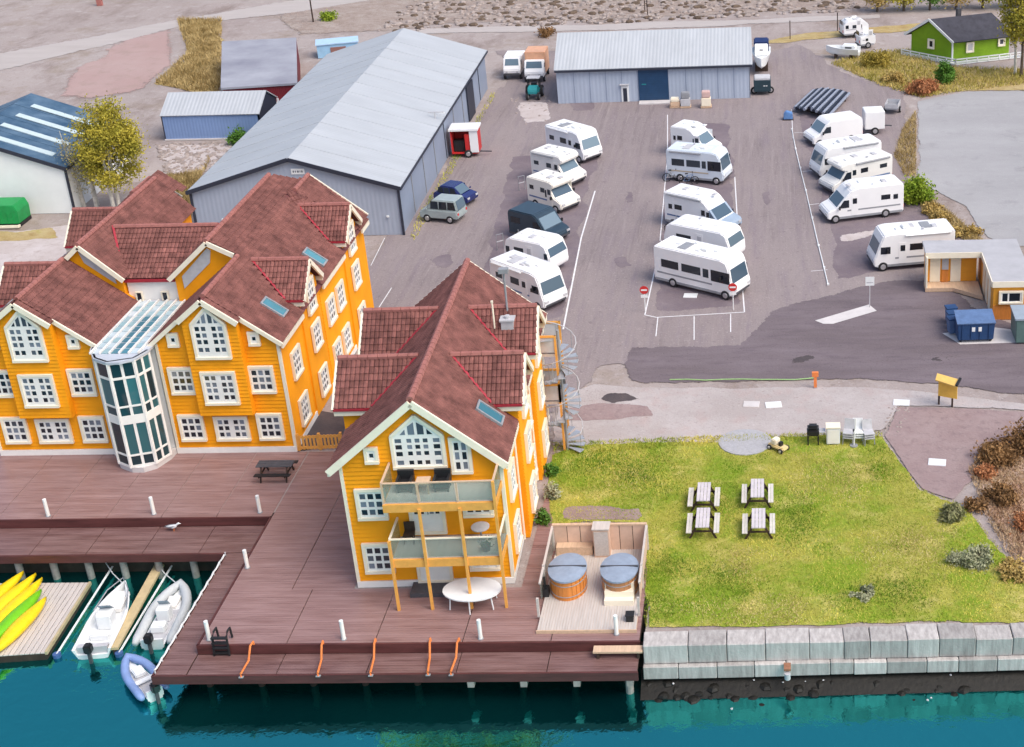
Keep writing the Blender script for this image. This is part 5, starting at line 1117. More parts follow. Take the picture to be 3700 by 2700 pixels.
# ---- red flat roofed building
P=[at(797,318,2.6),at(1074,300,2.6),at(1070,136,2.6),at(802,150,2.6)]; c=P[0].copy(); c.z=0; t=thing('red_barn','red barn with a weathered grey flat roof beyond the blue grey shed','barn',c)
q=[p-Vector((c.x,c.y,0)) for p in P]; b=MB(); b.slab(q,.18); b.build('roof',mat('weathered_roof',(.30,.30,.36),.6,.25,.12,col2=(.42,.43,.47)),t)
b=MB(); ins=[Vector((p.x*.97+.1,p.y*.98+.15,2.42)) for p in q]; b.slab(ins,2.42); b.build('wall',mat('red_wall',(.16,.012,.02),.6,.15,2,wave=('X',2,.4)),t)
MB().box(ins[1].x-3.1,ins[1].x-.4,ins[1].y-.9,ins[1].y-.1,0,1.0).build('loading_ramp',HULL,t)
for i in range(4): MB().box(ins[1].x-2.9+i*.62,ins[1].x-2.75+i*.62,ins[1].y-.95,ins[1].y-.86,.2,1.5).build('post',HULL,t)
# ---- small blue container shed
c=at(1150,212); t=thing('blue_container','small pale blue flat roofed cabin with a reddish door behind the warehouse','cabin',c,.28); MB().box(0,4.0,0,2.2,0,1.3).build('body',mat('pale_blue_wall',(.30,.52,.72),.5,.08,2),t); MB().box(-.1,4.1,-.1,2.3,1.3,1.4).build('roof',mat('pale_blue_roof',(.42,.60,.78),.5,.06,2),t); MB().box(1.3,2.8,-.05,0,.05,1.0).build('door',mat('red_brown_door',(.26,.13,.11),.6,.1,3),t)
# ---- white hangar left
c=at(270,770); t=thing('white_hangar','white gable fronted hall with a dark blue roof and pale skylight strips','hall',c,-.0)
Lh=10.5; xl=-13.5; xa=xl/2; ze=3.5; zp=ze+abs(xl/2)*.36
WALH=mat('white_hall_wall',(.84,.86,.84),.6,.05,.5); ROFB=mat('dark_blue_roof',(.03,.085,.16),.5,.15,.6,wave=('Y',2.5,.3),col2=(.10,.17,.25))
gable_hall(t,xl,0,Lh,ze,zp,xa,WALH,WALH,ROFB,TRIM,ov=.2,drift=-.25)
kk=(zp-ze)/(-xa)
for i in range(4):
    y=1.0+i*2.35; b=MB(); xs_,xe_=xa+.9,-1.2; b.slab([(xs_,y,zp-.9*kk+.14),(xe_,y,zp-(xe_-xa)*kk+.14),(xe_,y+.62,zp-(xe_-xa)*kk+.14),(xs_,y+.62,zp-.9*kk+.14)],.05); b.build('skylight_strip',mat('skylight_sheet',(.5,.6,.62),.4,.06,2),t)
c=at(72,822); t=thing('green_container','bright green steel container with a sloped lid beside the white hall','container',Vector((c.x-3.2,c.y,0)))
MB().prism([(0,.25),(3.2,.25),(3.25,1.15),(3.05,1.65),(0,1.65)],0,1.8).build('body',GRNC,t,bevel=.04)
for i in range(7): MB().box(.3+i*.42,.36+i*.42,-.05,0,.3,1.15).build('rib',GRNC,t)
MB().box(-.1,3.3,-.35,-.02,.08,.24).build('skid',CRM,t); MB().box(-.1,3.2,-.15,1.8,.0,.24).build('base',BLK,t)
# ---- green house
c=at(3440,228); r_=at(3642,205); l_=at(3292,200); rzg=math.atan2(r_.y-c.y,r_.x-c.x); Wg=(r_-c).length; Dg=4.9
t=thing('green_house','bright green wooden house with a dark roof and a white veranda','house',c,rzg)
u=Vector((math.cos(rzg),math.sin(rzg),0)); lv=(l_-c); gy=lv.normalized(); gl=lv.length
vv=Vector((lv.dot(u),lv.dot(Vector((-u.y,u.x,0))),0))     # gable wall direction in local coordinates
F=lambda s_,q_,z_:Vector((s_*Wg+vv.x*q_,vv.y*q_,z_))
ze=2.25; zp=3.75
b=MB()
for s_ in (0,1): b.slab([F(s_,1,0),F(s_,0,0),F(s_,0,ze),F(s_,.5,zp),F(s_,1,ze)],.1)
b.slab([F(0,0,0),F(1,0,0),F(1,0,ze),F(0,0,ze)],.1); b.slab([F(1,1,0),F(0,1,0),F(0,1,ze),F(1,1,ze)],.1); b.build('wall',GRNW,t)
DRF=mat('dark_roof_felt',(.05,.05,.065),.85,.25,1.5,bump=.3)
for q_ in (-.10,1.10): 
    zz=ze-.10*2*(zp-ze); P=[F(-.05,q_,zz+.1),F(1.05,q_,zz+.1),F(1.05,.5,zp+.12),F(-.05,.5,zp+.12)]; b=MB(); b.slab(P if q_<0 else P[::-1],.12); b.build('roof',DRF,t)
    MB().beam(F(-.062,q_,zz+.05),F(-.062,.5,zp+.06),.08,.22).build('verge_board',HULL,t)
MB().beam(F(0,0,0)+Vector((-.02,-.02,0)),F(0,0,ze)+Vector((-.02,-.02,0)),.14,.14).build('corner_board',HULL,t)
window(t,F(0,.5,1.5)+Vector((-.03,-.03,0)),math.atan2(vv.y,vv.x)+math.pi,.5,.7,[(0,0,.36,.56)],casing=.12)
window(t,F(.30,0,1.35)+Vector((0,-.03,0)),0,.55,.75,[(0,.0,.42,.62)],casing=.12,gm=LGR)
window(t,F(.86,0,1.55)+Vector((0,-.03,0)),0,.5,.6,[(0,0,.34,.44)],casing=.12)
dkb=MB(); dkb.slab([F(-.10,1.1,.14),F(-.10,-.22,.14),F(1.06,-.22,.14),F(1.06,-.02,.14),F(-.01,-.02,.14),F(-.01,1.1,.14)],.12); dkb.build('veranda',HULL,t)
for pq in ((F(-.10,1.1,0),F(-.10,-.22,0)),(F(-.10,-.22,0),F(1.06,-.22,0))):
    p,q=pq; MB().beam(p+Vector((0,0,.55)),q+Vector((0,0,.55)),.08,.1).build('railing',HULL,t); MB().beam(p+Vector((0,0,.32)),q+Vector((0,0,.32)),.06,.12).build('railing',HULL,t)
    for i in range(7):
        w_0=p.lerp(q,i/6); MB().box(w_0.x-.05,w_0.x+.05,w_0.y-.05,w_0.y+.05,.1,.6).build('railing_post',HULL,t)
t2=F(.55,.62,zp-.5); MB().box(t2.x-.2,t2.x+.2,t2.y-.2,t2.y+.2,t2.z,zp+.75).build('chimney',DGR,t)
# ---- service building
P=[at(3343,896,2.45),at(3535,908,2.45),at(3612,1018,2.45),at(3900,1018,2.45),at(3900,880,2.45),at(3650,882,2.45)]
A0=at(3350,1035); ya=P[1].y; yb=P[2].y; xa=P[0].x; xb=P[1].x; xc=P[2].x
t=thing('service_building','small yellow L shaped service building with a flat grey roof and white doors','building',Vector((xa,ya,0)))
l=lambda p:(p[0]-xa,p[1]-ya)
x_b,x_c=xb-xa,xc-xa; y_b=yb-ya; xe=5.5; yd=1.7
xs_=(x_b+x_c)/2
b=MB(); b.box(.08,x_b,.45,yd,.3,2.25); b.box(xs_,xe,y_b+.1,yd,0,2.25); b.build('wall',mat('service_yellow',(.80,.35,.035),.6,.08,1.5,wave=('Z',2,.4)),t)
MB().box(xs_+.0,xe,y_b+.06,y_b+.095,0,.9).build('orange_cladding',ORNG,t)
b=MB(); b.slab([(-.05,-.15,2.26),(xs_-.1,-.15,2.26),(xs_-.1,y_b-.02,2.26),(xe+.2,y_b-.02,2.26),(xe+.2,yd+.15,2.26),(-.05,yd+.15,2.26)],-.18); b.build('roof',mat('flat_roof_felt',(.42,.42,.44),.8,.08,1.0),t)
MB().box(-.06,xs_-.1,-.2,-.15,2.1,2.46).build('roof_edge',CRM,t); MB().box(xs_-.15,xs_-.1,y_b,-.15,2.1,2.46).build('roof_edge',CRM,t); MB().box(xs_-.1,xe+.2,y_b-.07,y_b-.02,2.1,2.46).build('roof_edge',CRM,t)
b=MB(); b.slab([(-.05,-.5,.28),(1.6,-.5,.28),(xs_-.2,-1.8,.28),(xs_-.2,.45,.28),(-.05,.45,.28)],.24); b.build('porch',PINE,t)
for x in (.0,): MB().box(x-.03,x+.07,-.48,-.38,.28,2.26).build('porch_post',CRM,t); MB().box(x-.02,x+.06,-.38,.45,.28,2.26).build('side_panel',CRM,t)
for x in (.3,1.55): MB().box(x,x+.62,.40,.449,.3,1.95).build('door',CRM,t); 
MB().box(1.02,1.42,.36,.449,.3,1.05).build('notice_box',ORNG,t); MB().box(1.02,1.42,.40,.449,1.1,1.85).build('notice_board',LGR,t)
for i in range(3): MB().box(xs_-.05,xs_,y_b+1.0+i*1.15,y_b+1.75+i*1.15,.1,1.95).build('door',CRM,t)
window(t,(xs_+1.0,y_b+.09,1.45),0,1.2,.6,[(-.35,0,.3,.5),(.2,0,.62,.5)],casing=.1)
MB().box(-.0,xs_+.1,.0,.02,2.0,2.08).build('lamp_rail',BLK,t)
# dumpster pad
c=at(3540,1208); t=polymesh('concrete_pad',[at(3405,1205,.02),at(3470,1245,.02),at(3690,1238,.02),at(3650,1190,.02),at(3560,1180,.02)],.024,CONL)
def dumpster(label,c,rz,m,ml,L=2.0,D=1.2,H=1.15,name='dumpster'):
    t=thing(name,label,'dumpster',c,rz); MB().prism([(0,.15),(L,.15),(L+.06,H),(-.06,H)],-D/2,D/2).build('body',m,t,bevel=.04)
    MB().slab([(-.08,-D/2-.06,H+.02),(L+.08,-D/2-.06,H+.02),(L+.08,D/2+.06,H+.32),(-.08,D/2+.06,H+.32)],.07).build('lid',ml,t)
    for i in range(4): MB().box(.2+i*L/4,.26+i*L/4,-D/2-.05,-D/2+.01,.25,H-.1).build('rib',m,t)
    for x in (.15,L-.15):
        for y in (-.4,.4): MB().wheel(x,y,.09,.09,.08,8).build('castor',BLK,t)
    return t
t=dumpster('large dark blue waste container on the concrete pad',at(3455,1225,.03),.05,BLU,BLUL,2.0,1.1,1.2)
for x in (.75,1.12): MB().box(x,x+.18,-.62,-.605,.72,.98).build('label_plate',HULL,t)
for i,(p,lb) in enumerate([((3435,1165),'blue wheelie bin farthest from the road beside the waste container'),((3440,1185),'blue wheelie bin in the middle beside the waste container'),((3442,1205),'blue wheelie bin nearest the road beside the waste container')]):
    q=thing('wheelie_bin',lb,'bin',at(*p),.2,'blue wheelie bins'); MB().prism([(-.25,.1),(.22,.1),(.28,.95),(-.3,.95)],-.25,.25).build('body',BLUL,q,bevel=.03); MB().box(-.33,.32,-.28,.28,.95,1.02).build('lid',BLU,q)
    for s in (-1,1): MB().wheel(.2,s*.25,.1,.1,.06,8).build('wheel',BLK,q)
c=at(3668,1240); t=thing('green_skip','grey green steel skip cut off at the road beside the service building','skip',c); MB().prism([(0,.1),(2.6,.1),(2.7,1.5),(-.05,1.5)],-.2,1.6).build('body',mat('grey_green',(.10,.17,.16),.5,.15,2),t,bevel=.03); MB().box(-.1,2.7,-.25,1.65,1.5,1.6).build('lid',mat('grey_blue_lid',(.3,.36,.42),.5,.1,2),t)
# ---- info board, signs, posts
p=at(3392,1462);q=at(3440,1470); t=thing('info_board','yellow information board with a small black roof on two posts','sign',p,0)
d=q-p; MB().beam((0,0,0),(0,0,1.55),.09,.09).build('post',DARKW,t); MB().beam((d.x,d.y,0),(d.x,d.y,1.45),.09,.09).build('post',DARKW,t)
MB().slab([(-.06,-.06,.55),(d.x+.2,d.y-.2,.55),(d.x+.2,d.y-.2,1.35),(-.06,-.06,1.35)],.06).build('board',mat('board_yellow',(.75,.45,.08),.6,.08,3),t)
MB().slab([(-.25,-.3,1.62),(d.x+.1,d.y-.45,1.42),(d.x+.35,d.y+.15,1.5),(-.1,.25,1.7)],.07).build('roof',mat('board_roof',(.70,.45,.12),.6,.1,3),t); MB().beam((d.x+.12,d.y-.45,1.46),(d.x+.4,d.y+.2,1.54),.12,.1).build('roof_edge',BLK,t)
t=thing('orange_post','short orange marker post at the edge of the asphalt','post',at(2946,1402)); MB().box(-.08,.08,-.06,.06,0,.85).build('post',ORB,t); MB().box(-.17,.17,-.08,.08,.7,.95).build('cap',ORB,t); MB().box(-.1,.1,-.08,.08,0,.05).build('base',MGR,t)
t=thing('garden_hose','pale green hose stretched along the edge of the asphalt','hose',(0,0,0)); MB().tube([at(2420,1372,.05)]+[at(2420+i*65,1372+random.uniform(-2,2),.05) for i in range(1,8)]+[at(2940,1366,.05)],.035,5).build('hose',mat('hose_green',(.30,.5,.2),.5,.1,3),t)
c=at(3142,1112); t=thing('parking_sign','white square sign on a thin post at the pale concrete strip','sign',c); MB().tube([(0,0,0),(0,0,1.75)],.03,6).build('post',LGR,t); MB().box(-.26,.26,-.03,.0,1.45,2.0).build('sign_plate',HULL,t); MB().box(-.2,.2,-.036,-.031,1.62,1.68).build('sign_mark',LGR,t)
o=polymesh('concrete_strip',[at(2945,1160),at(3140,1102),at(3168,1125),at(3010,1172),at(2975,1172)],.03,CONL)
for p,lb in (((2332,1130),'red and white no entry sign on the lot line left of the big white coach'),((2650,1120),'red and white no entry sign in front of the big white coach')):
    t=thing('no_entry_sign',lb,'sign',at(*p)); MB().tube([(0,0,0),(0,0,1.7)],.03,6).build('post',HULL,t); 
    b=MB(); T=[2*math.pi*i/18 for i in range(18)]; b.rings([[(.26*math.cos(k),y,1.5+.26*math.sin(k)) for k in T] for y in (-.05,-.03)]); b.build('disc',RED,t); MB().box(-.18,.18,-.056,-.051,1.45,1.55).build('bar',HULL,t); MB().box(-.2,.2,-.05,-.03,1.0,1.18).build('sub_plate',HULL,t)
for p,nm,lb in (((2495,1070),'paving_slab','pale paving slab on the lot in front of the big white coach'),((2795,1465),'white_slab','square white cover slab on the pale path'),((3257,1457),'white_slab','flat white stone at the corner of the brown gravel near the path'),((3386,1673),'white_slab','white cover slab in the middle of the brown gravel'),((2715,1463),'grey_cover','flat grey cover beside the white slab on the path')):
    o=MB().box(-.42,.42,-.3,.3,.0,.06).build(nm,CONL if 'grey' in nm else HULL,None,at(*p),random.uniform(-.2,.2),bevel=.01,seg=1); props(o,lb,'slab')
# painted lines
LIN=mat('line_paint',(.74,.73,.74),.7,.12,3)
def line(pts,w=.10,zz=.02,name='painted_line'):
    b=MB()
    for a_,c_ in zip(pts[:-1],pts[1:]):
        a=at(*a_,zz);c=at(*c_,zz); d=(c-a).normalized(); n=Vector((-d.y,d.x,0))*w/2; b.add([a-n,a+n,c+n,c-n],[(3,2,1,0)])
    o=b.build(name,LIN); o['kind']='structure'
line([(2150,690),(2100,860),(2035,1190)]); line([(1995,870),(1975,905)],.08); line([(2412,415),(2412,560),(2385,870)],.07); line([(2390,870),(2330,1138),(2372,1147),(2690,1128)],.08)
line([(2655,640),(2668,860),(2690,1128)],.08); line([(1370,1110),(1415,1040)],.06); line([(1390,860),(1340,960)],.05); line([(2377,1148),(2370,1215)],.06); line([(2508,1142),(2508,1228)],.06); line([(2640,1134),(2640,1200)],.06)
line([(2925,740),(2960,736)],.07); line([(2870,480),(2960,475)],.06); line([(2900,620),(2950,615)],.06); line([(2930,980),(2990,975)],.06); line([(2860,395),(2865,500)],.06)
t=thing('rope_line','thick white rope line with knots along the right parking row','rope',(0,0,0)); pp=[(2862,470),(2875,540),(2892,610),(2912,690),(2935,790),(2958,890),(2978,970),(2992,1030)]
MB().tube([at(*p,.05) for p in pp],.04,6).build('rope',HULL,t)
for p in pp: 
    c=at(*p); MB().box(c.x-.07,c.x+.07,c.y-.07,c.y+.07,.0,.12).build('knot',HULL,t)
for p,lb in (((1886,690),'grey barrier frame standing behind the cream motorhome'),((1808,905),'grey barrier frame standing behind the white rounded motorhome')):
    t=thing('barrier_frame',lb,'barrier',at(*p)); b=MB(); b.tube([(-.2,0,0),(-.2,0,1.1),(.2,.3,1.1),(.2,.3,0)],.035,6); b.build('frame',MGR,t); MB().beam((-.2,0,.6),(.2,.3,.6),.04,.05).build('cross_bar',LGR,t)
t=thing('red_banner','red banner board standing behind the balcony house roof','banner',at(1792,1190)); MB().box(-.5,.5,-.02,.02,.5,2.0).build('cloth',RED,t); MB().box(-.55,-.5,-.03,.03,0,2.1).build('pole',MGR,t); MB().box(.5,.55,-.03,.03,0,2.1).build('pole',MGR,t)
# pipe stack
c=at(2965,430); t=thing('pipe_stack','stack of dark and pale blue pipes lying across the lot behind the panel van','pipes',(0,0,0))
PB=mat('pale_blue_pipe',(.26,.29,.36),.4,.08,3); PD=mat('dark_blue_pipe',(.012,.015,.03),.4,.15,3)
for i in range(13):
    u=i/12; a=at(2868+u*125,402+u*28,.18+.0); b_=at(2940+u*128,340+u*12-abs(u-.5)*10,.18); off=Vector((0,0,.5*math.sin(math.pi*(.15+.7*u))))
    for z_,m in ((0,PD if i%2 else PB),): e_=(b_-a)*random.uniform(-.06,.08); MB().tube([a+off-e_,b_+off+e_*.5],.13,8).build('pipe',m,t)
for i in range(12):
    u=(i+.5)/12; a=at(2868+u*125,402+u*28,.02); b_=at(2940+u*128,340+u*12-abs(u-.5)*10,.02); off=Vector((0,0,.16+.5*math.sin(math.pi*(.15+.7*u))-.12)); e_=(b_-a)*random.uniform(-.08,.05); MB().tube([a+off-e_,b_+off+e_],.11,8).build('pipe',PD if i%2 else PB,t)
for u in (.15,.85): MB().beam(at(2868+u*70,402-u*58,.03),at(2993+u*75,432-u*78,.03),.12,.1).build('bearer',DARKW,t)
t=thing('blue_tarp_crate','small blue covered crate beside the pipe stack','crate',at(2850,432)); MB().box(-.5,.4,-.3,.3,0,.08).build('pallet',DARKW,t); MB().prism([(-.45,.08),(.35,.08),(.3,.6),(-.2,.75),(-.4,.55)],-.28,.28).build('cover',mat('blue_tarp',(.12,.25,.5),.5,.15,3),t,bevel=.04)
# cabin boat + trailer right of the shed
c=at(2752,262); t=thing('cabin_boat','white cabin boat with a dark blue canopy parked beside the grey shed','boat',Vector((c.x,c.y-.2,.5)),-math.pi/2*1.0+math.pi)
b=MB(); hull(b,5.2,1.75,1.0,0,10,0,1,.7,False); b.build('hull',HULL,t); MB().box(.1,2.0,-.7,.7,1.0,1.95).build('canopy',mat('navy_canvas',(.01,.03,.12),.7,.15,3),t,bevel=.1); MB().prism([(2.0,1.0),(3.9,1.15),(3.3,1.5),(2.0,1.85)],-.62,.62).build('cabin',HULL,t,bevel=.06); MB().box(3.0,3.3,-.16,.16,1.45,1.55).build('deck_hatch',DGR,t)
for x in (1.2,3.2): MB().box(x-.1,x+.1,-.6,.6,-.48,.35).build('cradle',DARKW,t)
t.rotation_euler=(0,0,-math.pi/2); t.location=Vector((c.x,c.y+3.6,.5))
t=thing('dark_trailer','dark tipper trailer with a pale load at the corner of the grey shed','trailer',at(2755,345)); MB().box(-.75,.75,-.1,1.5,.35,1.35).build('box',mat('dark_teal',(.02,.045,.06),.5,.15,3),t,bevel=.03); MB().box(-.7,.7,-.02,1.4,1.35,1.55).build('load',LGR,t,bevel=.05); add_wheel(t,-.72,.6); add_wheel(t,.72,.6)
for i in range(2): MB().box(.1+i*.2,.25+i*.2,-.115,-.1,.85,.92).build('mark',HULL,t)
# caravans and boats by the green house
mh('caravan',(3048,140),(3140,132),'small white caravan parked by the meadow near the green house',2.0,1.6,wins=[(.08,.2,1.1,1.5),(.35,.5,1.1,1.5),(.6,.72,1.1,1.5)],group='caravans')
t=mh('caravan',(3108,178),(3165,172),'small white caravan behind the white boat near the green house',1.5,1.4,wins=[(.35,.5,.85,1.15),(.6,.75,.85,1.15)],group='caravans')
a,rz,L=boat_pose((3105,200),(2985,195),.3); t=thing('day_boat','white open boat standing on land near the green house','boat',Vector((a.x,a.y,.25)),rz); b=MB(); hull(b,L,1.5,.75); b.build('hull',HULL,t); MB().box(L*.1,L*.5,-.55,.55,.6,1.05).build('cabin',HULL,t,bevel=.08); MB().box(L*.2,L*.4,-.56,.56,.8,.95).build('window_band',VGL,t)
for x in (.25,.7): MB().box(L*x-.08,L*x+.08,-.5,.5,-.24,.2).build('cradle',DARKW,t)
# fence posts
for i,p in enumerate(((2855,142),(3026,112),(2330,40),(2340,60))):
    o=MB(); o.tube([(0,0,0),(0,0,1.9)],.05,6); o=o.build('fence_post',DARKW,None,at(*p)); props(o,['dark fence post standing at the meadow edge behind the boats','dark fence post near the small white caravan','tall thin dark stake in the rubble field behind the shed','short dark stake beside the tall one in the rubble field'][i],'post')
t=thing('utility_pole','tall thin pole rising from the gravel behind the warehouse','pole',at(1132,80)); MB().tube([(0,0,0),(0,0,5)],[.09,.06],7).build('pole',DARKW,t); MB().beam((-.5,0,4.7),(.5,0,4.7),.08,.08).build('cross_arm',DARKW,t)
t=thing('red_post','short reddish pillar on the far gravel road','post',at(362,20)); MB().box(-.3,.3,-.2,.2,0,1.6).build('post',mat('red_brown_post',(.4,.15,.13),.6,.1,3),t); MB().box(-.36,.36,-.26,.26,1.6,1.7).build('cap',DARKW,t)
# lawn things
c=at(2692,1600); t=thing('stone_circle','round grey gravel bed set into the lawn','gravel bed',c); b=MB(); T=[2*math.pi*i/40 for i in range(40)]; b.rings([[(rr*1.33*math.cos(k)*(1+.02*math.sin(3*k)),rr*1.25*math.sin(k),zz) for k in T] for rr,zz in ((1,.0),(.99,.06),(.9,.08))]); b.build('gravel',mat('grey_grit',(.40,.40,.42),.9,.12,8,bump=.5,bscale=30),t)
c=at(2812,1625); t=thing('ride_on_toy','small yellow and white cart lying beside the round gravel bed','cart',c,-.7); MB().box(-.5,.5,-.22,.22,.12,.3).build('body',mat('pale_yellow',(.75,.6,.3),.5,.1,3),t,bevel=.05); MB().box(-.3,.0,-.2,.2,.3,.6).build('seat',CRM,t,bevel=.04); MB().box(.1,.25,-.1,.1,.3,.5).build('steering_column',BLK,t)
for x in (-.35,.35):
    for s in (-1,1): add_wheel(t,x,s*.26,.14,.1)
t=thing('covered_grill','black covered barbecue grill at the edge of the lawn','grill',at(2938,1602)); MB().box(-.3,.3,-.25,.25,.5,.85).build('bowl',BLK,t,bevel=.08); MB().box(-.28,.28,-.22,.22,.86,1.05).build('lid',BLK,t,bevel=.09); MB().box(.3,.6,-.2,.2,.7,.74).build('side_shelf',LGR,t)
for x in (-.25,.25):
    for y in (-.2,.2): MB().box(x-.03,x+.03,y-.03,y+.03,0,.5).build('leg',BLK,t)
t=thing('white_cabinet','white garden cabinet standing on the lawn edge beside the grill','cabinet',at(3010,1600)); MB().box(-.33,.33,-.25,.25,.05,.95).build('body',HULL,t,bevel=.03); MB().box(-.36,.36,-.28,.28,.95,1.0).build('lid',CRM,t); MB().box(-.28,.28,-.262,-.252,.12,.85).build('door',WHT,t); MB().box(-.3,-.2,-.2,.2,0,.05).build('foot',BLK,t)
for i,(p,lb) in enumerate([((3066,1600),'grey white stacked garden chair in the row on the lawn edge, beside the white cabinet'),((3100,1598),'grey white stacked garden chair in the middle of the row on the lawn edge'),((3138,1602),'grey white stacked garden chair at the end of the row by the brown gravel')]):
    t=thing('garden_chair',lb,'chair',at(*p),.2*i-.2,'stacked garden chairs'); m=[LGR,HULL,LGR][i]
    for k_ in range(3): MB().box(-.26,.26,-.25,.25,.36+.12*k_,.41+.12*k_).build('seat',m,t); MB().slab([(-.26,.24,.41+.12*k_),(.26,.24,.41+.12*k_),(.24,.36,.92+.12*k_),(-.24,.36,.92+.12*k_)],.04).build('backrest',m,t)
    for x in (-.23,.23):
        for y in (-.22,.22): MB().beam((x,y,.38),(x*1.1,y*1.15,0),.04,.04).build('leg',MGR,t)
t=thing('garden_parasol_pole','thin white pole leaning over the stacked garden chairs','pole',at(3085,1612)); MB().tube([(0,0,0),(.1,.1,1.5)],.03,6).build('pole',HULL,t); MB().cyl((0,0),.2,0,.06,10).build('foot',MGR,t)
# gull on the step
c=at(630,1918,LZ); t=thing('seagull','white gull with grey wings standing on the lower deck step','bird',c); 
b=MB(); b.rings([[(x,r*math.cos(k),.22+zz+r*math.sin(k)) for k in [2*math.pi*j/8 for j in range(8)]] for x,r,zz in ((-.34,.01,.02),(-.18,.06,.01),(0,.10,0),(.14,.08,.05),(.2,.06,.14),(.27,.055,.17),(.32,.02,.17),(.38,.01,.16))]); b.build('body',HULL,t,smooth=True)
for s in (-1,1): MB().slab([(.1,s*.10,.30),(-.15,s*.105,.28),(-.42,s*.05,.24),(-.1,s*.09,.19)],.02).build('wing',MGR,t); MB().tube([(0,s*.04,.14),(0,s*.04,0)],.012,5).build('leg',ORB,t)
# ================================================================== spiral staircase
cb=at(2052,1625); t=thing('spiral_staircase','grey steel spiral staircase with timber landings at the back of the balcony house','staircase',cb)
MB().cyl((0,0),.07,0,6.6,10).build('pole',MGR,t); N_=36; th0=-.5
STP=mat('galvanised_step',(.42,.46,.52),.4,.1,4,metal=.3)
b=MB(); b.slab([(.06,-.02,0),(.86,-.16,0),(.86,.20,0),(.06,.06,0)],.04); sm=b.mesh('step',STP)
rp=[]
for i in range(N_):
    a=th0+i*2*math.pi/13.5; zz=.17*(i+1); inst('step',sm,t,(0,0,zz),a); rp.append((.84*math.cos(a),.84*math.sin(a),zz+.95))
MB().tube(rp,.022,5).build('handrail',LGR,t)
for i in range(0,N_,2): x,y,zz=rp[i]; MB().tube([(x,y,zz-.95),(x,y,zz)],.013,4).build('baluster',MGR,t)
for zz in (2.75,5.35):
    p=MB(); p.box(-1.25,-.12,-.1,1.5,zz-.12,zz); o=p.build('landing',PINE2,t)
    for y in (-.1,1.5): MB().box(-1.25,-.1,y-.04,y+.04,zz+.9,zz+1.0).build('landing_rail',YELD,t); MB().box(-1.2,-.12,y-.01,y+.01,zz+.1,zz+.88).build('landing_screen',LGR,t)
    for x in (-1.2,-.14):
        for y in (-.1,1.5): MB().box(x-.05,x+.05,y-.05,y+.05,0 if zz<3 else 2.75,zz+1.0).build('landing_post',YELD,t)
# ================================================================== vegetation
def leaf_mat(name,c1,c2,scale=1.2): return mat(name,c1,.65,.2,scale,col2=c2,spec=.2)
def leaves(name,pts,size,m,parent,dens=1,up=.3):
    n=len(pts); P=np.array(pts); d1=rng.normal(size=(n,3)); d1/=np.linalg.norm(d1,axis=1)[:,None]; d2=rng.normal(size=(n,3)); d2-=d1*np.sum(d1*d2,axis=1)[:,None]; d2/=np.linalg.norm(d2,axis=1)[:,None]
    s=size*rng.uniform(.6,1.4,(n,1)); V=np.stack([P-d1*s,P+d2*s*.55,P+d1*s,P-d2*s*.55],1).reshape(-1,3); F=(np.arange(n)[:,None]*4+np.arange(4)[None]).tolist()
    me=bpy.data.meshes.new(name); me.from_pydata(V.tolist(),[],F); me.materials.append(m); return inst(name,me,parent)
def clumps(n,c,r,k,cr,shape=1.):
    out=[]; cs=[]
    for _ in range(k):
        v=rng.normal(size=3); v/=np.linalg.norm(v); q=rng.uniform(.35,1)**.6; cs.append((c[0]+v[0]*r[0]*q,c[1]+v[1]*r[1]*q,c[2]+v[2]*r[2]*q))
    for i in range(n):
        q=cs[rng.integers(len(cs))]; v=rng.normal(size=3)*cr; p=(q[0]+v[0],q[1]+v[1],max(.05,q[2]+v[2]*.8)); out.append(p)
    return out,cs
LYG=leaf_mat('spring_leaves',(.27,.26,.03),(.55,.45,.06),.8); LGN=leaf_mat('fresh_leaves',(.14,.26,.02),(.36,.44,.04),1.2); LGB=leaf_mat('grey_green_leaves',(.26,.29,.15),(.46,.46,.30),2); LRB=leaf_mat('rust_leaves',(.34,.12,.045),(.56,.26,.12),1.5); LOC=leaf_mat('ochre_leaves',(.38,.26,.08),(.58,.42,.14),1.5); LDB=leaf_mat('dark_brown_leaves',(.12,.065,.03),(.36,.20,.08),1.2); LDG=leaf_mat('deep_green_leaves',(.05,.14,.02),(.14,.30,.04),1.5)
def tree(label,base,h,r,m,n,trunkm=BIRCH,stems=1,cz=.62,lean=0,name='birch_tree',rz_=None,size=.14,group=None):
    t=thing(name,label,'tree',base,0,group); rzv=rz_ or h*.38
    pts,cs=clumps(n,(lean,0,h*cz),(r,r,rzv),46,r*.23); leaves('crown',pts,size,m,t)
    for s in range(stems):
        a=random.uniform(0,6.28); x=.45*s*math.cos(a)*1.0; y=.45*s*math.sin(a)
        MB().tube([(x,y,0),(x*1.1+lean*.2,y,h*.3),(x*1.3+lean*.6,y*1.2,h*.6),(x*1.4+lean,y*1.3,h*.93)],[.15,.12,.08,.02],7).build('trunk',trunkm,t)
    b=MB()
    for q in cs[:26]:
        z0=random.uniform(.25,.7)*h; b.tube([(lean*z0/h,0,z0),(q[0]*.6,q[1]*.6,(z0+q[2])/2+.2),q],[.05,.03,.012],4)
    b.build('limb',trunkm,t); return t
tree('large yellow green tree in spring leaf beside the white hall',at(432,752),8.6,1.85,LYG,19000,BIRCH,2,.53,.15,size=.09,rz_=3.7)
tree('bare pale stemmed birch in front of the yellow green tree by the white hall',at(352,742),6.3,1.5,leaf_mat('sparse_buds',(.30,.26,.10),(.45,.40,.22),1.5),2600,BIRCH,3,.6,-.2,size=.07,rz_=2.5)
tree('tall tree with a dark trunk at the corner of the green house garden',at(3690,275),8.5,1.9,LYG,6500,BARK,1,.72,0,'tall_tree',size=.12)
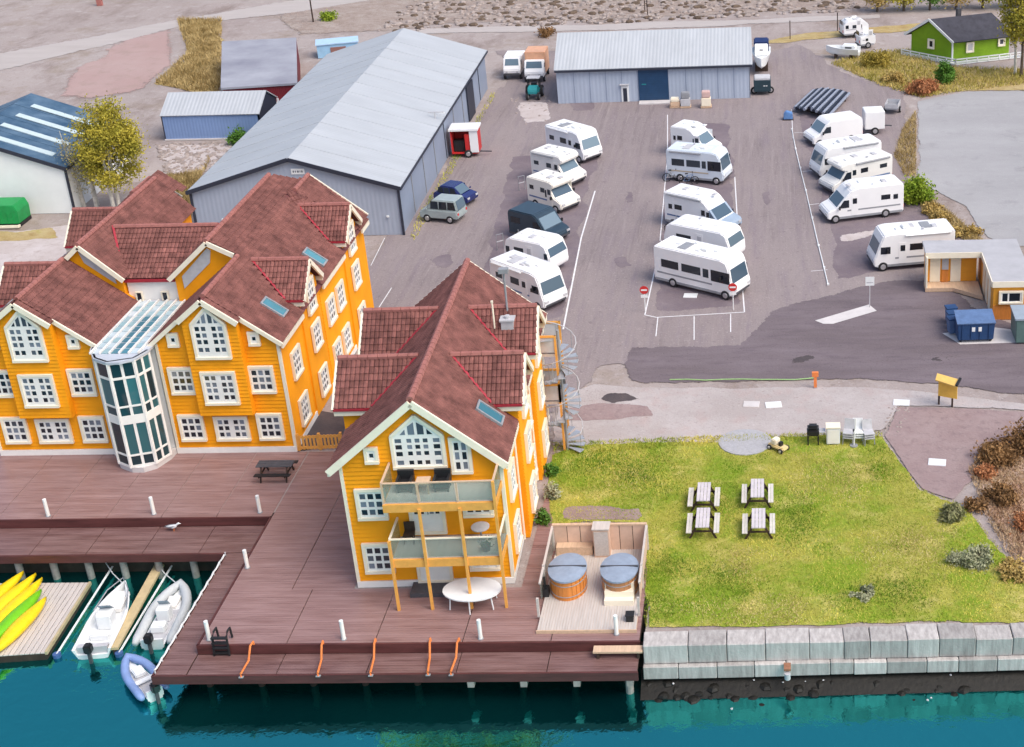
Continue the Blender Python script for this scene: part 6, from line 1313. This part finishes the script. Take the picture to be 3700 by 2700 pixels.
tree('pale birch leaning by the green house veranda',at(3668,268),7.5,1.2,LYG,2600,BIRCH,1,.75,-.3,size=.11)
for i in range(6):
    tree(['ochre tree leftmost of the trees behind the green house','yellow green tree behind the green house, left of the gable','dark green tree behind the green house, straight behind its gable','ochre tree behind the green house roof ridge','yellow green tree behind the chimney of the green house','dark green tree rightmost behind the green house'][i],at(3170+i*95,42-i*3),2.6+random.uniform(0,1.0),1.5,[LOC,LYG,LDG][i%3],2000,BARK,1,.6,0,'hedge_tree',size=.12,group='trees behind the green house')
def bush(label,p,r,h,m,n,size=.10,k=16,name='bush',group=None):
    t=thing(name,label,'bush',at(*p),0,group); pts,cs=clumps(n,(0,0,h*.45),(r*.75,r*.75,h*.45),k,min(r,h)*.24); leaves('foliage',pts,size,m,t); b=MB()
    for q in cs[:9]: b.tube([(0,0,0),(q[0]*.5,q[1]*.5,q[2]*.6),q],[.035,.02,.008],4)
    b.build('stem',BARK,t)
bush('round bright green bush at the end of the right motorhome row',(3312,735),1.25,1.9,LGN,4200)
bush('green bush growing against the corner of the blue grey shed',(868,518),1.0,1.2,LDG,1500); bush('bright green bush in front of the green house corner',(3418,300),.85,2.0,LDG,2600)
bush('large rust brown shrub below the green house garden',(3330,335),1.7,1.0,LRB,4200); bush('smaller rust brown shrub beside the path near the boats',(3230,300),1.2,.8,LOC,1800); bush('ochre green shrub between the white boat and the green house',(3165,235),1.6,1.3,leaf_mat('ochre_green',(.28,.23,.04),(.48,.36,.07),1.4),3200)
bush('grey green spreading bush on the lawn slope near the sea wall',(3505,2030),1.05,.6,LGB,3000,.06); bush('dark green shrub on the lawn edge above the grey bush',(3440,1870),.7,.5,leaf_mat('mixed_leaves',(.14,.16,.05),(.36,.34,.18),2),1800,.08); bush('pale green low bush in the middle of the lawn near the sea wall',(3120,2150),.7,.25,LGB,1100,.06)
bush('dark brown dense shrub at the edge of the brown gravel',(3605,1665),1.05,.9,LDB,3200,.08); bush('brown shrub beside the dark shrub above the dirt slope',(3690,1620),1.2,1.0,LDB,2800,.08); bush('rust shrub on the dirt slope below the dark shrub',(3560,1725),.6,.5,LRB,1200,.07); bush('dark brown shrub in the middle of the dirt slope',(3610,1810),.85,.7,LDB,2200,.07); bush('reddish shrub at the frame edge of the dirt slope',(3690,1900),.8,.6,LRB,1500,.07); bush('small brown shrub at the lawn corner on the dirt slope',(3520,1835),.6,.5,LDB,900,.07)
bush('ochre tuft shrub at the lowest end of the dirt slope',(3670,2080),.9,.5,LOC,1500,.07)
for i,(p,r,h) in enumerate((((3395,800),1.0,.55),((3450,850),.9,.5),((3510,850),.9,.5),((3370,770),.8,.6))): bush(['ochre verge shrub nearest the round green bush','ochre verge shrub between the lot and the grey asphalt yard','ochre verge shrub near the service building roof','small ochre verge shrub touching the round green bush'][i],p,r,h,LOC,1300,.08)
for i,(p,r) in enumerate((((2000,1800),.45),((1965,1890),.4),((1990,1720),.4))): bush(['small green shrub at the side wall of the balcony house, nearest the hot tubs','small dark shrub at the house corner by the hot tub screen','small green shrub beside the spiral staircase foot'][i],p,r,.7,[LGB,LDG,LDG][i],700,.06)
bush('tiny yellow green bush on the gravel behind the warehouse',(1190,72),1.0,.9,LGN,900,.12)
bush('low dry shrub behind the rear shed corner',(1972,130),1.1,.9,LDB,900,.1)
# grass blades
def inpoly_pts(px,z,n):
    Q=[at(a,b,z) for a,b in px]; x0=min(q.x for q in Q); x1=max(q.x for q in Q); y0=min(q.y for q in Q); y1=max(q.y for q in Q); P=[(q.x,q.y) for q in Q]; out=[]
    while len(out)<n:
        x=random.uniform(x0,x1); y=random.uniform(y0,y1)
        if pip(x,y,P): out.append((x,y))
    return out
def blob_pts(px,z,n):
    # loose tufted clumps spreading out from a patch, kept on the lawn
    Q=np.array([at(a,b,z)[:2] for a,b in px]); c=Q.mean(0); e=(Q.max(0)-Q.min(0))*.30; lw=[tuple(at(a,b,z)[:2]) for a,b in LW]; out=[]; cs=c+rng.normal(size=(22,2))*e
    while len(out)<n:
        q=cs[rng.integers(22)]+rng.normal(size=2)*e.mean()*.38
        if pip(q[0],q[1],lw): out.append((q[0],q[1]))
    return out
def grass(name,px,n,h,m,z=.012,w=.02,blob=False):
    pts=np.array(blob_pts(px,z,n) if blob else inpoly_pts(px,z,n)); k=len(pts); a=rng.uniform(0,6.28,k); hh=h*rng.uniform(.4,1.5,k); ln=rng.normal(0,.5,(k,2))*hh[:,None]
    b0=np.stack([pts[:,0]-np.cos(a)*w,pts[:,1]-np.sin(a)*w,np.full(k,z)],1); b1=np.stack([pts[:,0]+np.cos(a)*w,pts[:,1]+np.sin(a)*w,np.full(k,z)],1); tp=np.stack([pts[:,0]+ln[:,0],pts[:,1]+ln[:,1],z+hh],1)
    V=np.stack([b0,b1,tp],1).reshape(-1,3); F=np.arange(3*k).reshape(-1,3); me=bpy.data.meshes.new(name); me.from_pydata(V.tolist(),[],F.tolist()); me.materials.append(m); o=inst(name,me); o['kind']='stuff'; return o
GR1=mat('grass_blades',(.14,.27,.014),.7,.1,.30,col2=(.74,.63,.14),spec=.1,detail=9)
LW=[(1995,1650),(2500,1578),(3185,1575),(3245,1660),(3325,1765),(3495,1835),(3620,1985),(3780,2160),(3900,2240),(3000,2255),(2330,2268),(2322,1895),(1990,1895)]
grass('grass',LW,52000,.065,GR1)
GR3=mat('dark_grass_blades',(.06,.17,.012),.7,.1,.5,col2=(.26,.40,.03),spec=.1,detail=8); GR4=mat('straw_blades',(.50,.40,.14),.8,.1,.6,col2=(.70,.60,.28),spec=.1)
for px_,n_ in (([(1995,1650),(2120,1610),(2420,1600),(2380,1700),(2200,1790),(2010,1800)],5200),([(2325,1960),(2400,1950),(2440,2120),(2400,2262),(2330,2262)],2600),([(2440,1760),(2620,1740),(2700,1860),(2560,1880)],1800),([(2780,1830),(2960,1800),(3010,1950),(2850,2010)],2400),([(3000,2120),(3200,2100),(3380,2140),(3260,2190),(3040,2190)],2200),([(3120,1640),(3230,1650),(3260,1740),(3160,1720)],900),([(2480,2080),(2700,2060),(2760,2150),(2520,2180)],1800)):
    grass('grass_patch',px_,int(n_*.8),.085,GR3,.014,blob=True)
for px_,n_ in (([(2830,1650),(3060,1640),(3140,1760),(2960,1800),(2850,1750)],3600),([(3180,1900),(3380,1880),(3450,2000),(3300,2080),(3180,2020)],3400),([(2580,2180),(2900,2170),(3000,2245),(2620,2255)],2600),([(2620,1960),(2800,2000),(2760,2060),(2600,2050)],1300),([(2160,1690),(2260,1660),(2330,1720),(2240,1790)],1100)):
    grass('dry_patch',px_,int(n_*.8),.06,GR4,.014,blob=True)
grass('weeds',[(2000,1600),(2600,1575),(3180,1560),(3190,1580),(2600,1600),(2000,1650)],2600,.12,GR1,.02,.025)
grass('weeds',[(1480,860),(1500,800),(1780,330),(1792,340),(1520,830),(1495,875)],900,.16,GR1,.02,.03)
GR2=mat('dry_grass_blades',(.34,.24,.09),.8,.2,.5,col2=(.55,.42,.20),spec=.1)
grass('dry_grass',[(640,70),(800,70),(800,330),(680,330),(560,300),(680,190)],9000,.35,GR2,.02,.05); grass('dry_grass',[(600,640),(740,620),(760,560),(700,700),(690,790),(560,790)],5000,.35,GR2,.02,.04)
grass('dry_grass',[(3000,230),(3130,190),(3290,180),(3400,240),(3700,250),(3750,300),(3480,330),(3330,355),(3180,310)],9000,.28,mat('garden_blades',(.34,.32,.05),.8,.2,.5,col2=(.58,.46,.16),spec=.1),.02,.04)
grass('dry_grass',[(3330,700),(3420,760),(3560,880),(3530,890),(3400,830),(3330,760)],4000,.25,GR2,.02,.03); grass('dry_grass',[(3260,470),(3310,400),(3310,640),(3270,640),(3230,560)],3000,.22,GR2,.02,.03)
grass('dry_grass',[(3500,1700),(3560,1600),(3760,1620),(3800,2160),(3640,2000),(3560,1860)],9000,.16,mat('slope_blades',(.42,.24,.14),.8,.2,.5,col2=(.58,.44,.28),spec=.1),.03,.025)
# rubble
rk=MB()
for (x,y) in inpoly_pts([(1350,120),(1500,0),(2600,-40),(3100,-40),(3100,40),(2000,95),(1700,100)],0,900): rock(rk,(x,y,.02),random.uniform(.1,.42))
for (x,y) in inpoly_pts([(560,520),(960,510),(900,560),(780,620),(600,640)],0,420): rock(rk,(x,y,.0),random.uniform(.06,.25))
for (x,y) in inpoly_pts([(1820,350),(2000,345),(2000,430),(1900,460)],0,40): rock(rk,(x,y,.0),random.uniform(.05,.15))
for (x,y) in inpoly_pts([(3200,1475),(3300,1460),(3260,1560),(3200,1570)],0,50): rock(rk,(x,y,.0),random.uniform(.03,.10))
o=rk.build('rubble_stones',mat('rubble_stone',(.30,.24,.21),.9,.3,1.5,col2=(.44,.38,.35))); o['kind']='stuff'
sc_=MB()
for (x,y) in inpoly_pts([(1350,120),(1500,0),(2600,-40),(3100,-40),(3100,40),(2000,95),(1700,100)],0,260): rock(sc_,(x,y,.02),random.uniform(.2,.55),0,6,.5)
o=sc_.build('dead_scrub',mat('scrub_brown',(.12,.085,.06),.9,.4,2)); o['kind']='stuff'
